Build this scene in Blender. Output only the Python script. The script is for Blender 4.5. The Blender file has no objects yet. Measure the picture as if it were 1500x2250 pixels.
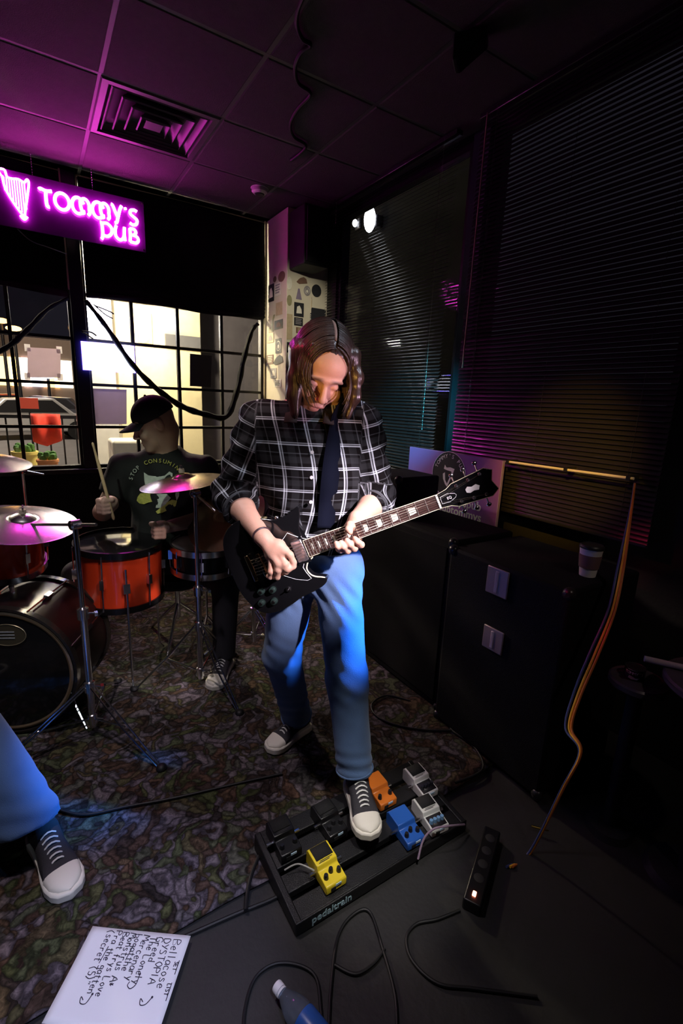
import bpy, math, random
import numpy as np
from mathutils import Vector, Matrix
random.seed(7); np.random.seed(7)
SC = bpy.context.scene
COL = SC.collection
# ------------------------------------------------------------------ camera
YAW, PITCH, ROLL, FPX = math.radians(32.9), math.radians(13.15), math.radians(-2.39), 1040.0
CAMP = np.array([0.0, 0.0, 1.5])
_F = np.array([math.sin(YAW)*math.cos(PITCH), math.cos(YAW)*math.cos(PITCH), -math.sin(PITCH)])
_r = np.array([math.cos(YAW), -math.sin(YAW), 0.0]); _d = np.cross(_F, _r)
_R = math.cos(ROLL)*_r + math.sin(ROLL)*_d; _D = -math.sin(ROLL)*_r + math.cos(ROLL)*_d
FH = np.array([math.sin(YAW), math.cos(YAW), 0.0]); RH = _r.copy()
cam_data = bpy.data.cameras.new('camera'); cam = bpy.data.objects.new('camera', cam_data); COL.objects.link(cam)
cam_data.sensor_fit = 'VERTICAL'; cam_data.sensor_height = 36.0; cam_data.lens = FPX/2250*36.0
cam_data.clip_start = 0.02; cam_data.clip_end = 200
cam.matrix_world = Matrix(((_R[0], -_D[0], -_F[0], CAMP[0]), (_R[1], -_D[1], -_F[1], CAMP[1]), (_R[2], -_D[2], -_F[2], CAMP[2]), (0, 0, 0, 1)))
SC.camera = cam
# ------------------------------------------------------------------ exposure and night sky
vs = SC.view_settings; vs.view_transform = 'Standard'; vs.look = 'None'; vs.exposure = 0.0; vs.gamma = 1.0; vs.use_curve_mapping = False
world = bpy.data.worlds.new('night_sky'); SC.world = world; world.use_nodes = True
bgn = world.node_tree.nodes['Background']; bgn.inputs[0].default_value = (0.10, 0.09, 0.13, 1); bgn.inputs[1].default_value = 0.12
# ------------------------------------------------------------------ stage lamps (hung under the ceiling, out of frame), one fill added
def spot(name, loc, target, energy, color, deg, blend=0.4, radius=0.05):
    l = bpy.data.lights.new(name, 'SPOT'); l.energy = energy; l.color = color; l.spot_size = math.radians(deg); l.spot_blend = blend; l.shadow_soft_size = radius
    o = bpy.data.objects.new(name, l); COL.objects.link(o); o.location = loc
    o.rotation_euler = (Vector(target)-Vector(loc)).to_track_quat('-Z', 'Y').to_euler(); return o
def point(name, loc, energy, color, radius=0.05):
    l = bpy.data.lights.new(name, 'POINT'); l.energy = energy; l.color = color; l.shadow_soft_size = radius
    o = bpy.data.objects.new(name, l); COL.objects.link(o); o.location = loc; return o
spot('stage_spot_key', (1.05, -0.85, 2.55), (0.80, 1.22, 1.12), 1150, (1.0, 0.84, 0.96), 13.5, 1.0, 0.05)
spot('stage_spot_hair', (1.60, 0.10, 2.90), (0.82, 1.28, 1.62), 90, (0.75, 0.82, 1.0), 16, 0.8, 0.04)
spot('stage_spot_blue', (2.0, 0.50, 1.62), (0.92, 1.22, 0.80), 1300, (0.06, 0.30, 1.0), 15, 1.0, 0.05)
spot('stage_spot_amber', (-0.75, 0.05, 1.75), (0.775, 1.25, 1.56), 100, (1.0, 0.52, 0.10), 8, 0.9, 0.05)
spot('stage_spot_face', (1.35, 0.0, 1.45), (0.80, 1.28, 1.53), 75, (1.0, 0.62, 0.85), 12, 0.9, 0.05)
spot('stage_spot_red', (-0.9, 2.2, 2.75), (0.72, 1.40, 1.60), 70, (1.0, 0.03, 0.12), 12, 0.8, 0.05)
spot('stage_spot_tom', (0.9, 0.3, 2.75), (0.33, 2.42, 0.60), 130, (1.0, 0.75, 0.7), 11, 0.8, 0.04)
spot('stage_spot_stand', (-0.4, -0.4, 2.75), (0.10, 2.0, 0.25), 36, (0.8, 0.9, 1.0), 20, 0.9, 0.04)
spot('effect_beam_teal', (-0.6, 0.2, 2.85), (2.1, 2.45, 1.42), 1100, (0.05, 0.60, 0.80), 13, 0.9, 0.03)
spot('effect_beam_gold', (-0.6, 0.2, 2.85), (2.1, 1.35, 1.25), 420, (0.85, 0.45, 0.06), 14, 0.9, 0.03)
spot('effect_beam_column', (-0.6, 0.2, 2.85), (1.92, 3.80, 2.18), 420, (1.0, 0.92, 0.72), 11, 0.9, 0.03)
spot('effect_beam_violet', (0.5, -0.2, 2.85), (2.04, 2.0, 1.06), 28, (0.62, 0.30, 0.85), 13, 0.9, 0.05)
spot('stage_spot_floor', (0.25, -0.55, 2.80), (0.13, 1.06, 0.0), 270, (0.60, 0.66, 1.0), 16, 0.8, 0.05)
spot('stage_spot_pedals', (0.60, 0.20, 2.90), (0.83, 1.02, 0.05), 190, (1.0, 0.95, 0.9), 15, 0.9, 0.05)
spot('effect_beam_green', (-0.7, 0.3, 2.80), (0.47, 2.62, 1.02), 110, (0.80, 1.0, 0.80), 11, 0.9, 0.03)
spot('cup_fill_spot', (1.30, -0.70, 2.85), (1.75, 0.95, 0.75), 16, (1.0, 0.80, 0.72), 40, 0.9, 0.05)  # added fill to bring out the cup, tin and cables
spot('stage_wash_violet', (-0.10, 1.45, 2.95), (-0.05, 1.60, 0.0), 85, (1.0, 0.86, 0.92), 75, 0.9, 0.10)
# ------------------------------------------------------------------ helpers: points
def ray(x, y):
    return _R*((x-750)/FPX) + _D*((y-1125)/FPX) + _F
def onax(x, y, ax, val):
    v = ray(x, y); return CAMP + v*((val-CAMP[ax])/v[ax])
def onX(x, y, X): return onax(x, y, 0, X)
def onY(x, y, Y): return onax(x, y, 1, Y)
def onZ(x, y, Z=0.0): return onax(x, y, 2, Z)
def at(x, y, s):                                   # point at horizontal distance s ahead of the photographer
    v = ray(x, y); return CAMP + v*(s/float(v@FH))
def W(u, s, z): return u*RH + s*FH + np.array([0, 0, z])
# ------------------------------------------------------------------ helpers: materials
MATS = {}
def mat(name, col, rough=0.6, metal=0.0, spec=0.5, var=0.12, scale=14.0, bump=0.0, bscale=60.0, emit=None, estr=0.0, alpha=None, trans=0.0, ior=1.45, coat=0.0, sheen=0.0, attr=None):
    if name in MATS: return MATS[name]
    m = bpy.data.materials.new(name); m.use_nodes = True; nt = m.node_tree; b = nt.nodes['Principled BSDF']
    b.inputs['Roughness'].default_value = rough; b.inputs['Metallic'].default_value = metal; b.inputs['Specular IOR Level'].default_value = spec
    b.inputs['IOR'].default_value = ior; b.inputs['Transmission Weight'].default_value = trans; b.inputs['Coat Weight'].default_value = coat; b.inputs['Sheen Weight'].default_value = sheen
    tc = nt.nodes.new('ShaderNodeTexCoord')
    nz = nt.nodes.new('ShaderNodeTexNoise'); nz.inputs['Scale'].default_value = scale; nz.inputs['Detail'].default_value = 4
    nt.links.new(tc.outputs['Object'], nz.inputs['Vector'])
    mr = nt.nodes.new('ShaderNodeMapRange'); mr.inputs['To Min'].default_value = 1-var; mr.inputs['To Max'].default_value = 1+var
    nt.links.new(nz.outputs['Fac'], mr.inputs['Value'])
    mx = nt.nodes.new('ShaderNodeMix'); mx.data_type = 'RGBA'; mx.blend_type = 'MULTIPLY'; mx.inputs['Factor'].default_value = 1.0
    if attr:
        an = nt.nodes.new('ShaderNodeAttribute'); an.attribute_name = attr; nt.links.new(an.outputs['Color'], mx.inputs[6])
    else: mx.inputs[6].default_value = (*col, 1)
    nt.links.new(mr.outputs['Result'], mx.inputs[7]); nt.links.new(mx.outputs[2], b.inputs['Base Color'])
    if bump:
        n2 = nt.nodes.new('ShaderNodeTexNoise'); n2.inputs['Scale'].default_value = bscale; n2.inputs['Detail'].default_value = 5
        nt.links.new(tc.outputs['Object'], n2.inputs['Vector'])
        bp = nt.nodes.new('ShaderNodeBump'); bp.inputs['Strength'].default_value = bump; bp.inputs['Distance'].default_value = 0.01
        nt.links.new(n2.outputs['Fac'], bp.inputs['Height']); nt.links.new(bp.outputs['Normal'], b.inputs['Normal'])
    if emit: b.inputs['Emission Color'].default_value = (*emit, 1); b.inputs['Emission Strength'].default_value = estr
    if alpha is not None: b.inputs['Alpha'].default_value = alpha
    MATS[name] = m; return m
def N(nt, t, **kw):
    n = nt.nodes.new(t)
    for k, v in kw.items(): setattr(n, k, v)
    return n
# ------------------------------------------------------------------ helpers: meshes
class MB:
    def __init__(self): self.v = []; self.f = []
    def add(self, vs, fs):
        o = len(self.v); self.v += [tuple(map(float, p)) for p in vs]; self.f += [tuple(i+o for i in q) for q in fs]; return self
    def box(self, c, size, R=None):
        s = np.array(size)/2; R = np.eye(3) if R is None else np.array(R)
        vs = [np.array(c) + R@(s*np.array([x, y, z])) for x in (-1, 1) for y in (-1, 1) for z in (-1, 1)]
        return self.add(vs, [(0, 1, 3, 2), (4, 6, 7, 5), (0, 4, 5, 1), (2, 3, 7, 6), (0, 2, 6, 4), (1, 5, 7, 3)])
    def boxb(self, a, b): a = np.array(a, float); b = np.array(b, float); return self.box((a+b)/2, np.abs(b-a))
    def cyl(self, a, b, r1, r2=None, n=16, caps=True):
        return self.tube([a, b], [r1, r1 if r2 is None else r2], n, caps)
    def tube(self, pts, r, n=8, caps=True, closed=False, flat=None):
        P = np.array(pts, float); m = len(P); rr = np.full(m, r, float) if np.isscalar(r) else np.array(r, float)
        T = np.zeros_like(P)
        if closed: T = np.roll(P, -1, 0)-np.roll(P, 1, 0)
        else: T[1:-1] = P[2:]-P[:-2]; T[0] = P[1]-P[0]; T[-1] = P[-1]-P[-2]
        T /= np.linalg.norm(T, axis=1)[:, None]+1e-12
        up = np.array([0, 0, 1.0]) if abs(T[0][2]) < 0.9 else np.array([1.0, 0, 0])
        x = np.cross(up, T[0]); x /= np.linalg.norm(x); vs = []
        for i in range(m):
            x = x-T[i]*(x@T[i]); x /= np.linalg.norm(x)+1e-12; y = np.cross(T[i], x)
            fl = 1.0 if flat is None else flat
            for k in range(n):
                a = 2*math.pi*k/n; vs.append(P[i]+rr[i]*(math.cos(a)*x+fl*math.sin(a)*y))
        fs = []
        for i in range(m if closed else m-1):
            j = (i+1) % m
            for k in range(n): l = (k+1) % n; fs.append((i*n+k, i*n+l, j*n+l, j*n+k))
        if caps and not closed: fs.append(tuple(range(n-1, -1, -1))); fs.append(tuple((m-1)*n+k for k in range(n)))
        return self.add(vs, fs)
    def lathe(self, prof, c=(0, 0, 0), ax=(0, 0, 1), n=32, ref=None):      # prof: (radius, height along ax)
        ax = np.array(ax, float); ax /= np.linalg.norm(ax); c = np.array(c, float)
        h = np.array([1.0, 0, 0]) if abs(ax[0]) < 0.9 else np.array([0, 1.0, 0])
        x = np.cross(h, ax); x /= np.linalg.norm(x); y = np.cross(ax, x); vs = []
        for r, z in prof:
            for k in range(n): a = 2*math.pi*k/n; vs.append(c+ax*z+r*(math.cos(a)*x+math.sin(a)*y))
        fs = []
        for i in range(len(prof)-1):
            for k in range(n): l = (k+1) % n; fs.append((i*n+k, i*n+l, (i+1)*n+l, (i+1)*n+k))
        return self.add(vs, fs)
    def ell(self, c, r, R=None, n=20, m=12):
        R = np.eye(3) if R is None else np.array(R); r = np.array(r if not np.isscalar(r) else (r, r, r), float); vs = [np.array(c)+R@(r*np.array([0, 0, -1]))]
        for i in range(1, m):
            t = -math.pi/2+math.pi*i/m
            for k in range(n): a = 2*math.pi*k/n; vs.append(np.array(c)+R@(r*np.array([math.cos(t)*math.cos(a), math.cos(t)*math.sin(a), math.sin(t)])))
        vs.append(np.array(c)+R@(r*np.array([0, 0, 1]))); fs = []
        for k in range(n): fs.append((0, 1+(k+1) % n, 1+k))
        for i in range(m-2):
            for k in range(n): l = (k+1) % n; fs.append((1+i*n+k, 1+i*n+l, 1+(i+1)*n+l, 1+(i+1)*n+k))
        e = len(vs)-1
        for k in range(n): fs.append((e, 1+(m-2)*n+k, 1+(m-2)*n+(k+1) % n))
        return self.add(vs, fs)
    def prism(self, out, o, ex, ey, ez, h0, h1):            # outline (a,b) in plane ex,ey, from h0 to h1 along ez
        o, ex, ey, ez = [np.array(q, float) for q in (o, ex, ey, ez)]; n = len(out)
        vs = [o+ex*a+ey*b+ez*h0 for a, b in out]+[o+ex*a+ey*b+ez*h1 for a, b in out]
        fs = [tuple(range(n-1, -1, -1)), tuple(range(n, 2*n))]+[(i, (i+1) % n, n+(i+1) % n, n+i) for i in range(n)]
        return self.add(vs, fs)
    def grid(self, fn, nu, nv):
        vs = [fn(i/(nu-1), j/(nv-1)) for j in range(nv) for i in range(nu)]
        return self.add(vs, [(j*nu+i, j*nu+i+1, (j+1)*nu+i+1, (j+1)*nu+i) for j in range(nv-1) for i in range(nu-1)])
ROOTM = {}
def link(name, mesh, m, parent=None, smooth=None):
    o = bpy.data.objects.new(name, mesh); COL.objects.link(o)
    if m: mesh.materials.append(m)
    if parent: o.parent = parent
    return o
def build(name, mb, m, parent=None, smooth=35, bevel=0.0, loc=None, seg=2, solid=0.0):
    V = np.array(mb.v, float)
    if parent is not None and parent.name in ROOTM: V = ROOTM[parent.name](V)
    elif loc is not None: V = V-np.array(loc)
    me = bpy.data.meshes.new(name); me.from_pydata(V.tolist(), [], mb.f); me.update()
    if smooth:
        me.polygons.foreach_set('use_smooth', [True]*len(me.polygons)); me.set_sharp_from_angle(angle=math.radians(smooth))
    o = link(name, me, m, parent)
    if parent is not None and parent.name in ROOTM: ROOTM[o.name] = ROOTM[parent.name]
    elif loc is not None: o.location = loc; l = np.array(loc, float); ROOTM[o.name] = lambda q, l=l: q-l
    else: ROOTM[o.name] = lambda q: q
    if solid: md = o.modifiers.new('thick', 'SOLIDIFY'); md.thickness = solid; md.offset = 0
    if bevel: md = o.modifiers.new('edges', 'BEVEL'); md.width = bevel; md.segments = seg; md.limit_method = 'ANGLE'; md.angle_limit = math.radians(40)
    return o
def tag(o, label=None, cat=None, group=None, kind=None):
    if label: o['label'] = label
    if cat: o['category'] = cat
    if group: o['group'] = group
    if kind: o['kind'] = kind
    return o
def thing(name, label, cat, loc=(0, 0, 0), rz=0.0, group=None):
    o = bpy.data.objects.new(name, None); COL.objects.link(o); o.location = tuple(map(float, loc)); o.rotation_euler = (0, 0, rz); o.empty_display_size = 0.1
    l = np.array(loc, float); c, s = math.cos(rz), math.sin(rz); R = np.array([[c, -s, 0], [s, c, 0], [0, 0, 1]])
    ROOTM[o.name] = lambda q, l=l, R=R: (q-l)@R
    return tag(o, label, cat, group)
def struct(name, mb, m, **kw):
    return tag(build(name, mb, m, **kw), kind='structure')
def spline(pts, n=8):
    P = np.array(pts, float); out = []
    for i in range(len(P)-1):
        p0 = P[max(i-1, 0)]; p1 = P[i]; p2 = P[i+1]; p3 = P[min(i+2, len(P)-1)]
        for k in range(n):
            t = k/n; out.append(0.5*((2*p1)+(-p0+p2)*t+(2*p0-5*p1+4*p2-p3)*t*t+(-p0+3*p1-3*p2+p3)*t**3))
    out.append(P[-1]); return np.array(out)
def nrm(v): v = np.array(v, float); return v/np.linalg.norm(v)
def text_mesh(name, body, size, m, parent, origin, ex, ey, lift=0.001, depth=0.0006, align='LEFT', shear=0.0, bold=0.0):
    cu = bpy.data.curves.new(name, 'FONT'); cu.body = body; cu.size = size; cu.align_x = align; cu.extrude = depth; cu.resolution_u = 3; cu.shear = shear; cu.offset = bold
    to = bpy.data.objects.new(name, cu); COL.objects.link(to); dg = bpy.context.evaluated_depsgraph_get()
    me = bpy.data.meshes.new_from_object(to.evaluated_get(dg)); COL.objects.unlink(to); bpy.data.objects.remove(to)
    n = len(me.vertices); co = np.zeros(n*3); me.vertices.foreach_get('co', co); co = co.reshape(-1, 3)
    ex, ey = nrm(ex), nrm(ey); ez = np.cross(ex, ey)
    Q = np.array(origin, float)+co[:, :1]*ex+co[:, 1:2]*ey+(co[:, 2:3]+lift)*ez
    if parent is not None and parent.name in ROOTM: Q = ROOTM[parent.name](Q)
    me.vertices.foreach_set('co', Q.ravel()); me.update(); me.name = name; me.materials.clear()
    return link(name, me, m, parent)
# ================================================================== THE ROOM
XW, YB, ZC = 2.22, 4.27, 3.0
M_black = mat('black_paint', (0.012, 0.012, 0.013), 0.75, var=0.3, bump=0.1)
M_floor = mat('dark_floor_board', (0.020, 0.019, 0.019), 0.6, var=0.35, scale=5, bump=0.15, bscale=40)
M_ceil = mat('ceiling_tile_dark', (0.085, 0.078, 0.08), 0.9, var=0.15, scale=30, bump=0.5, bscale=220)
M_tbar = mat('ceiling_grid_metal', (0.10, 0.10, 0.10), 0.5, var=0.1)
M_trim = mat('cream_trim_lit_edge', (0.62, 0.55, 0.36), 0.5)
M_cream = mat('cream_column_paint', (0.62, 0.56, 0.44), 0.7, var=0.08)
M_frame = mat('dark_window_frame', (0.012, 0.012, 0.016), 0.4)
mb = MB(); mb.boxb((-3.2, -2.4, -0.1), (XW+0.1, YB+0.1, 0.0)); struct('floor', mb, M_floor)
mb = MB(); mb.boxb((-3.2, -2.4, ZC+0.02), (XW+0.1, YB+0.1, ZC+0.15)); ceiling = struct('ceiling', mb, M_black)
# drop ceiling: tiles and grid
def tile_mesh():
    t = MB(); s = 0.2985; b = 0.012
    t.add([(-s, -s, 0), (s, -s, 0), (s, s, 0), (-s, s, 0), (-s+b, -s+b, -0.008), (s-b, -s+b, -0.008), (s-b, s-b, -0.008), (-s+b, s-b, -0.008)],
          [(4, 7, 6, 5), (0, 4, 5, 1), (1, 5, 6, 2), (2, 6, 7, 3), (3, 7, 4, 0), (0, 1, 2, 3)])
    return t
X0, Y0, TS = 0.415, 2.345, 0.605
tm = None
for i in range(-5, 3):
    for j in range(-7, 4):
        cx, cy = X0+TS*(i+0.5), Y0+TS*(j+0.5)
        if cx-0.3 < -3.2 or cx+0.3 > XW+0.02 or cy+0.3 > YB+0.02 or cy-0.3 < -2.4: continue
        if i == 0 and j == 1: continue                         # the vent sits here
        if tm is None:
            o = build('ceiling_tile', tile_mesh(), M_ceil, smooth=0); tm = o.data
        else: o = link('ceiling_tile', tm, None)
        o.parent = ceiling; o.location = (cx, cy, ZC-0.002)
mb = MB()
for i in range(-5, 4):
    x = X0+TS*i
    if -3.2 < x < XW: mb.boxb((x-0.010, -2.4, ZC-0.006), (x+0.010, YB, ZC+0.02))
for j in range(-7, 5):
    y = Y0+TS*j
    if -2.4 < y < YB: mb.boxb((-3.2, y-0.010, ZC-0.0065), (XW, y+0.010, ZC+0.02))
build('ceiling_grid', mb, M_tbar, ceiling)
mb = MB(); mb.boxb((-3.3, -2.5, -0.1), (-3.2, YB+0.2, ZC+0.15)); struct('wall_left', mb, M_black)
mb = MB(); mb.boxb((-3.3, -2.5, -0.1), (XW+0.2, -2.4, ZC+0.15)); struct('wall_front', mb, M_black)
# back wall with two big windows (opening X -2.6..0.30 and 0.39..1.82, Z 0.90..2.98)
mb = MB()
mb.boxb((-3.2, YB, -0.1), (XW+0.2, YB+0.12, 0.90)); mb.boxb((-3.2, YB, 2.985), (XW+0.2, YB+0.12, ZC+0.15))
mb.boxb((-3.2, YB, 0.90), (-1.95, YB+0.12, 2.985)); mb.boxb((1.83, YB, 0.90), (XW+0.2, YB+0.12, 2.985))
struct('wall_back', mb, M_black)
# right wall with window openings behind the blinds
mb = MB()
mb.boxb((XW, -2.4, -0.1), (XW+0.12, YB+0.1, 0.95)); mb.boxb((XW, -2.4, 2.97), (XW+0.12, YB+0.1, ZC+0.15))
for a, b in ((-2.4, 0.95), (2.06, 2.22), (3.66, YB+0.1)): mb.boxb((XW, a, 0.95), (XW+0.12, b, 2.97))
struct('wall_right', mb, M_black)
mb = MB(); mb.boxb((2.185, 2.07, 0.95), (XW, 2.19, 2.97)); struct('trim_1', mb, mat('blue_black_post', (0.02, 0.035, 0.05), 0.65), bevel=0.004)
# glass
def glass_mat():
    m = bpy.data.materials.new('window_glass'); m.use_nodes = True; nt = m.node_tree; nt.nodes.clear()
    out = N(nt, 'ShaderNodeOutputMaterial'); tr = N(nt, 'ShaderNodeBsdfTransparent'); gl = N(nt, 'ShaderNodeBsdfGlossy'); mx = N(nt, 'ShaderNodeMixShader'); fr = N(nt, 'ShaderNodeFresnel')
    nz = N(nt, 'ShaderNodeTexNoise'); nz.inputs['Scale'].default_value = 6; mr = N(nt, 'ShaderNodeMapRange'); mr.inputs['To Min'].default_value = 0.02; mr.inputs['To Max'].default_value = 0.06
    nt.links.new(nz.outputs['Fac'], mr.inputs['Value']); nt.links.new(mr.outputs['Result'], gl.inputs['Roughness'])
    tr.inputs[0].default_value = (0.93, 0.94, 0.95, 1); ge = N(nt, 'ShaderNodeNewGeometry'); io = N(nt, 'ShaderNodeMapRange'); io.inputs['To Min'].default_value = 1.35; io.inputs['To Max'].default_value = 1/1.35; nt.links.new(ge.outputs['Backfacing'], io.inputs['Value']); nt.links.new(io.outputs[0], fr.inputs[0])      # thin sheet: same reflectance on both faces
    nt.links.new(fr.outputs[0], mx.inputs[0]); nt.links.new(tr.outputs[0], mx.inputs[1]); nt.links.new(gl.outputs[0], mx.inputs[2]); nt.links.new(mx.outputs[0], out.inputs[0]); return m
M_glass = glass_mat()
HZ = [0.90, 1.222, 1.548, 1.878, 2.2, 2.98]
def window(name, x0, x1, vx):
    fr = MB(); t = 0.028
    for a, b in ((x0, x0+t), (x1-t, x1)): fr.boxb((a, YB-0.015, 0.90), (b, YB+0.05, 2.985))
    for a, b in ((0.90, 0.925), (2.955, 2.985)): fr.boxb((x0+t, YB-0.015, a), (x1-t, YB+0.05, b))
    root = struct(name, fr, M_frame, bevel=0.003)
    for z in HZ[1:-1]:
        m_ = MB(); m_.boxb((x0+t, YB-0.005, z-0.011), (x1-t, YB+0.03, z+0.011)); build('muntin', m_, M_frame, root)
    for x in vx:
        m_ = MB(); m_.boxb((x-0.012, YB-0.008, 0.925), (x+0.012, YB+0.032, 2.955)); build('muntin', m_, M_frame, root)
    xs = [x0+t]+list(vx)+[x1-t]
    for i in range(len(xs)-1):
        for k in range(len(HZ)-1):
            p = MB(); p.boxb((xs[i]+0.006, YB+0.009, HZ[k]+0.006), (xs[i+1]-0.006, YB+0.014, HZ[k+1]-0.006)); build('pane', p, M_glass, root, smooth=0)
    return root
window('window_1', 0.375, 1.83, (0.715, 1.066, 1.438))
window('window_2', -1.95, 0.305, (-1.55, -1.18, -0.82, -0.46, -0.095))
mb = MB(); mb.boxb((0.295, YB-0.06, 0.90), (0.385, YB+0.06, 2.985)); struct('trim_2', mb, mat('blue_mullion', (0.02, 0.022, 0.035), 0.35), bevel=0.006)
for k, (a, b) in enumerate((((-1.9, YB-0.03, 2.972), (0.293, YB-0.018, 2.984)), ((0.285, YB-0.062, 2.21), (0.296, YB-0.05, 2.984)), ((0.388, YB-0.03, 2.972), (1.82, YB-0.018, 2.984)), ((1.822, YB-0.05, 0.90), (1.834, YB-0.005, 2.984)), ((0.388, YB-0.03, 2.6), (0.398, YB-0.018, 2.984)))):  # pale strip on the mullion edge stands in for light catching it
    mb = MB(); mb.boxb(a, b); struct('trim_%d' % (k+3), mb, M_trim)
mb = MB(); mb.boxb((-3.2, YB-0.07, 0.86), (1.83, YB, 0.90)); struct('trim_8', mb, M_frame, bevel=0.006)
# corner column, cream paint
mb = MB(); mb.boxb((1.835, 3.80, 0.0), (XW, YB, ZC-0.02)); struct('wall_column', mb, M_cream, bevel=0.004)
# right windows (frames behind blinds)
for n_, (a, b) in enumerate(((0.95, 2.06), (2.22, 3.66))):
    fr = MB()
    for y in (a+0.02, b-0.02): fr.boxb((XW+0.02, y-0.02, 0.95), (XW+0.08, y+0.02, 2.97))
    for z in (0.97, 2.95): fr.boxb((XW+0.02, a+0.04, z-0.02), (XW+0.08, b-0.04, z+0.02))
    root = struct('window_%d' % (n_+3), fr, M_frame)
    p = MB(); p.boxb((XW+0.045, a+0.03, 0.98), (XW+0.05, b-0.03, 2.94)); build('pane', p, M_glass, root, smooth=0)
# ---------------------------------------------------------------- blinds
M_slat = mat('black_gloss_slat', (0.018, 0.018, 0.020), 0.3, spec=0.6, var=0.2, coat=0.3)
M_cord = mat('blind_cord', (0.35, 0.35, 0.33), 0.6)
def blind(label, y0, y1, ztop, zbot, tilt, wand=None, chains=()):
    r = thing('window_blind', label, 'blind', (2.10, (y0+y1)/2, zbot), group='black blinds on the side windows')
    L = y1-y0; pitch = 0.0212; w = 0.0125
    t = MB(); n = 5; vs = []
    for y in (-L/2, L/2):
        for k in range(n):
            q = -1+2*k/(n-1); a = q*w; h = 0.0016*(1-q*q)
            vs.append((a*math.cos(tilt)-h*math.sin(tilt), y, a*math.sin(tilt)+h*math.cos(tilt)))
    t.add(vs, [(k, k+1, n+k+1, n+k) for k in range(n-1)])
    k = 0; me = None
    while ztop-0.03-k*pitch > zbot+0.012:
        if me is None:
            o = build('slat', t, M_slat, smooth=60); me = o.data; md = None
        else: o = link('slat', me, None)
        o.parent = r; o.location = (random.uniform(-0.0006, 0.0006), 0, ztop-0.03-k*pitch-zbot); o.rotation_euler = (random.uniform(-0.0015, 0.0015), random.uniform(-0.06, 0.06), 0); k += 1
    h = MB(); h.boxb((2.08, y0, ztop-0.025), (2.125, y1, ztop)); build('headrail', h, M_slat, r, bevel=0.003)
    h = MB(); h.boxb((2.09, y0, zbot-0.004), (2.112, y1, zbot+0.009)); build('bottom_rail', h, M_slat, r, bevel=0.003)
    for y in [y0+0.12, (y0+y1)/2, y1-0.12]:
        c = MB(); c.cyl((2.0865, y, zbot), (2.0865, y, ztop-0.02), 0.0009, n=5); build('ladder_cord', c, mat('black_cord', (0.02, 0.02, 0.02), 0.7), r)
    if wand:
        c = MB(); c.cyl((2.075, wand[0], ztop-0.02), (2.055, wand[0]-0.012, wand[1]), 0.004, n=8); build('tilt_wand', c, mat('wand_plastic', (0.55, 0.42, 0.30), 0.2), r)
    for y, za, zb in chains:
        c = MB(); z = za
        while z > zb: c.ell((2.07, y, z), 0.0034, n=6, m=4); z -= 0.027
        c.cyl((2.07, y, zb), (2.07, y, ztop-0.02), 0.0006, n=4)
        build('ball_chain', c, mat('white_ball_chain', (0.8, 0.8, 0.76), 0.4), r)
    return r
blind('black slatted blind nearest the sticker column', 2.215, 3.62, 2.975, 1.05, 0.545, None, ((2.30, 1.70, 1.34), (3.45, 2.96, 2.80)))
blind('black slatted blind with pale tilt wand behind the coffee cup', 0.90, 2.055, 2.975, 0.96, 1.02, (2.00, 1.71), ((1.93, 1.64, 1.26),))
# ---------------------------------------------------------------- outside the back windows
E_ = {}
M_asph = mat('street_asphalt', (0.16, 0.155, 0.16), 0.7, var=0.25, scale=3, bump=0.2)
M_walk = mat('patio_concrete', (0.42, 0.38, 0.33), 0.8, var=0.2, scale=6)
M_ext = mat('cream_stucco', (0.86, 0.76, 0.50), 0.85, var=0.06, scale=20, bump=0.2, bscale=120)
M_lampw = mat('lamp_white', (1, 1, 1), 0.4, emit=(1.0, 0.93, 0.80), estr=10)
mb = MB(); mb.boxb((-9, YB+0.12, -0.25), (8.5, 8.2, -0.12)); tag(build('patio', mb, M_walk), kind='structure')
mb = MB(); mb.boxb((-45, 8.2, -0.32), (45, 75, -0.2)); tag(build('street', mb, M_asph), kind='structure')
# porch wing: cream wall section with lamp
p0, p1 = onY(252, 700, 6.6), onY(440, 700, 6.6)
r = thing('porch_wall', 'cream stucco porch wall with tube lamp outside the window', 'wall', (p0[0], 6.6, -0.12))
mb = MB(); mb.boxb((p0[0], 6.6, -0.12), (p1[0], 6.85, 4.2)); build('wall_panel', mb, M_ext, r, bevel=0.01)
g = MB(); g.boxb((p1[0], 6.9, -0.12), (p1[0]+1.9, 7.1, 4.2)); build('grey_return', g, mat('grey_stucco', (0.11, 0.10, 0.12), 0.85), r)
a, b = onY(318, 695, 6.54), onY(318, 742, 6.54)
mb = MB(); mb.cyl(a, b, 0.05, n=16); build('tube_lamp', mb, M_lampw, r)
mb = MB(); mb.boxb((a[0]-0.08, 6.56, b[2]-0.06), (a[0]+0.08, 6.6, a[2]+0.06)); build('lamp_backplate', mb, M_ext, r)
q = onY(402, 750, 6.57)
mb = MB(); mb.boxb((q[0]-0.22, 6.55, q[2]-0.07), (q[0]+0.22, 6.6, q[2]+0.07)); build('grey_plaque', mb, mat('plaque_grey', (0.16, 0.16, 0.18), 0.5), r)
point('porch_lamp_glow', (a[0]-0.25, 5.7, 2.9), 330, (1.0, 0.84, 0.55), 0.1)
spot('column_side_fill', (0.55, 5.3, 2.75), (1.83, 4.05, 1.2), 260, (1.0, 0.80, 0.45), 50, 0.6, 0.03)  # added spot that warms the column's side through the window
point('porch_lamp_low', (a[0]+0.1, 6.1, 1.9), 22, (1.0, 0.85, 0.58), 0.05)
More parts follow.
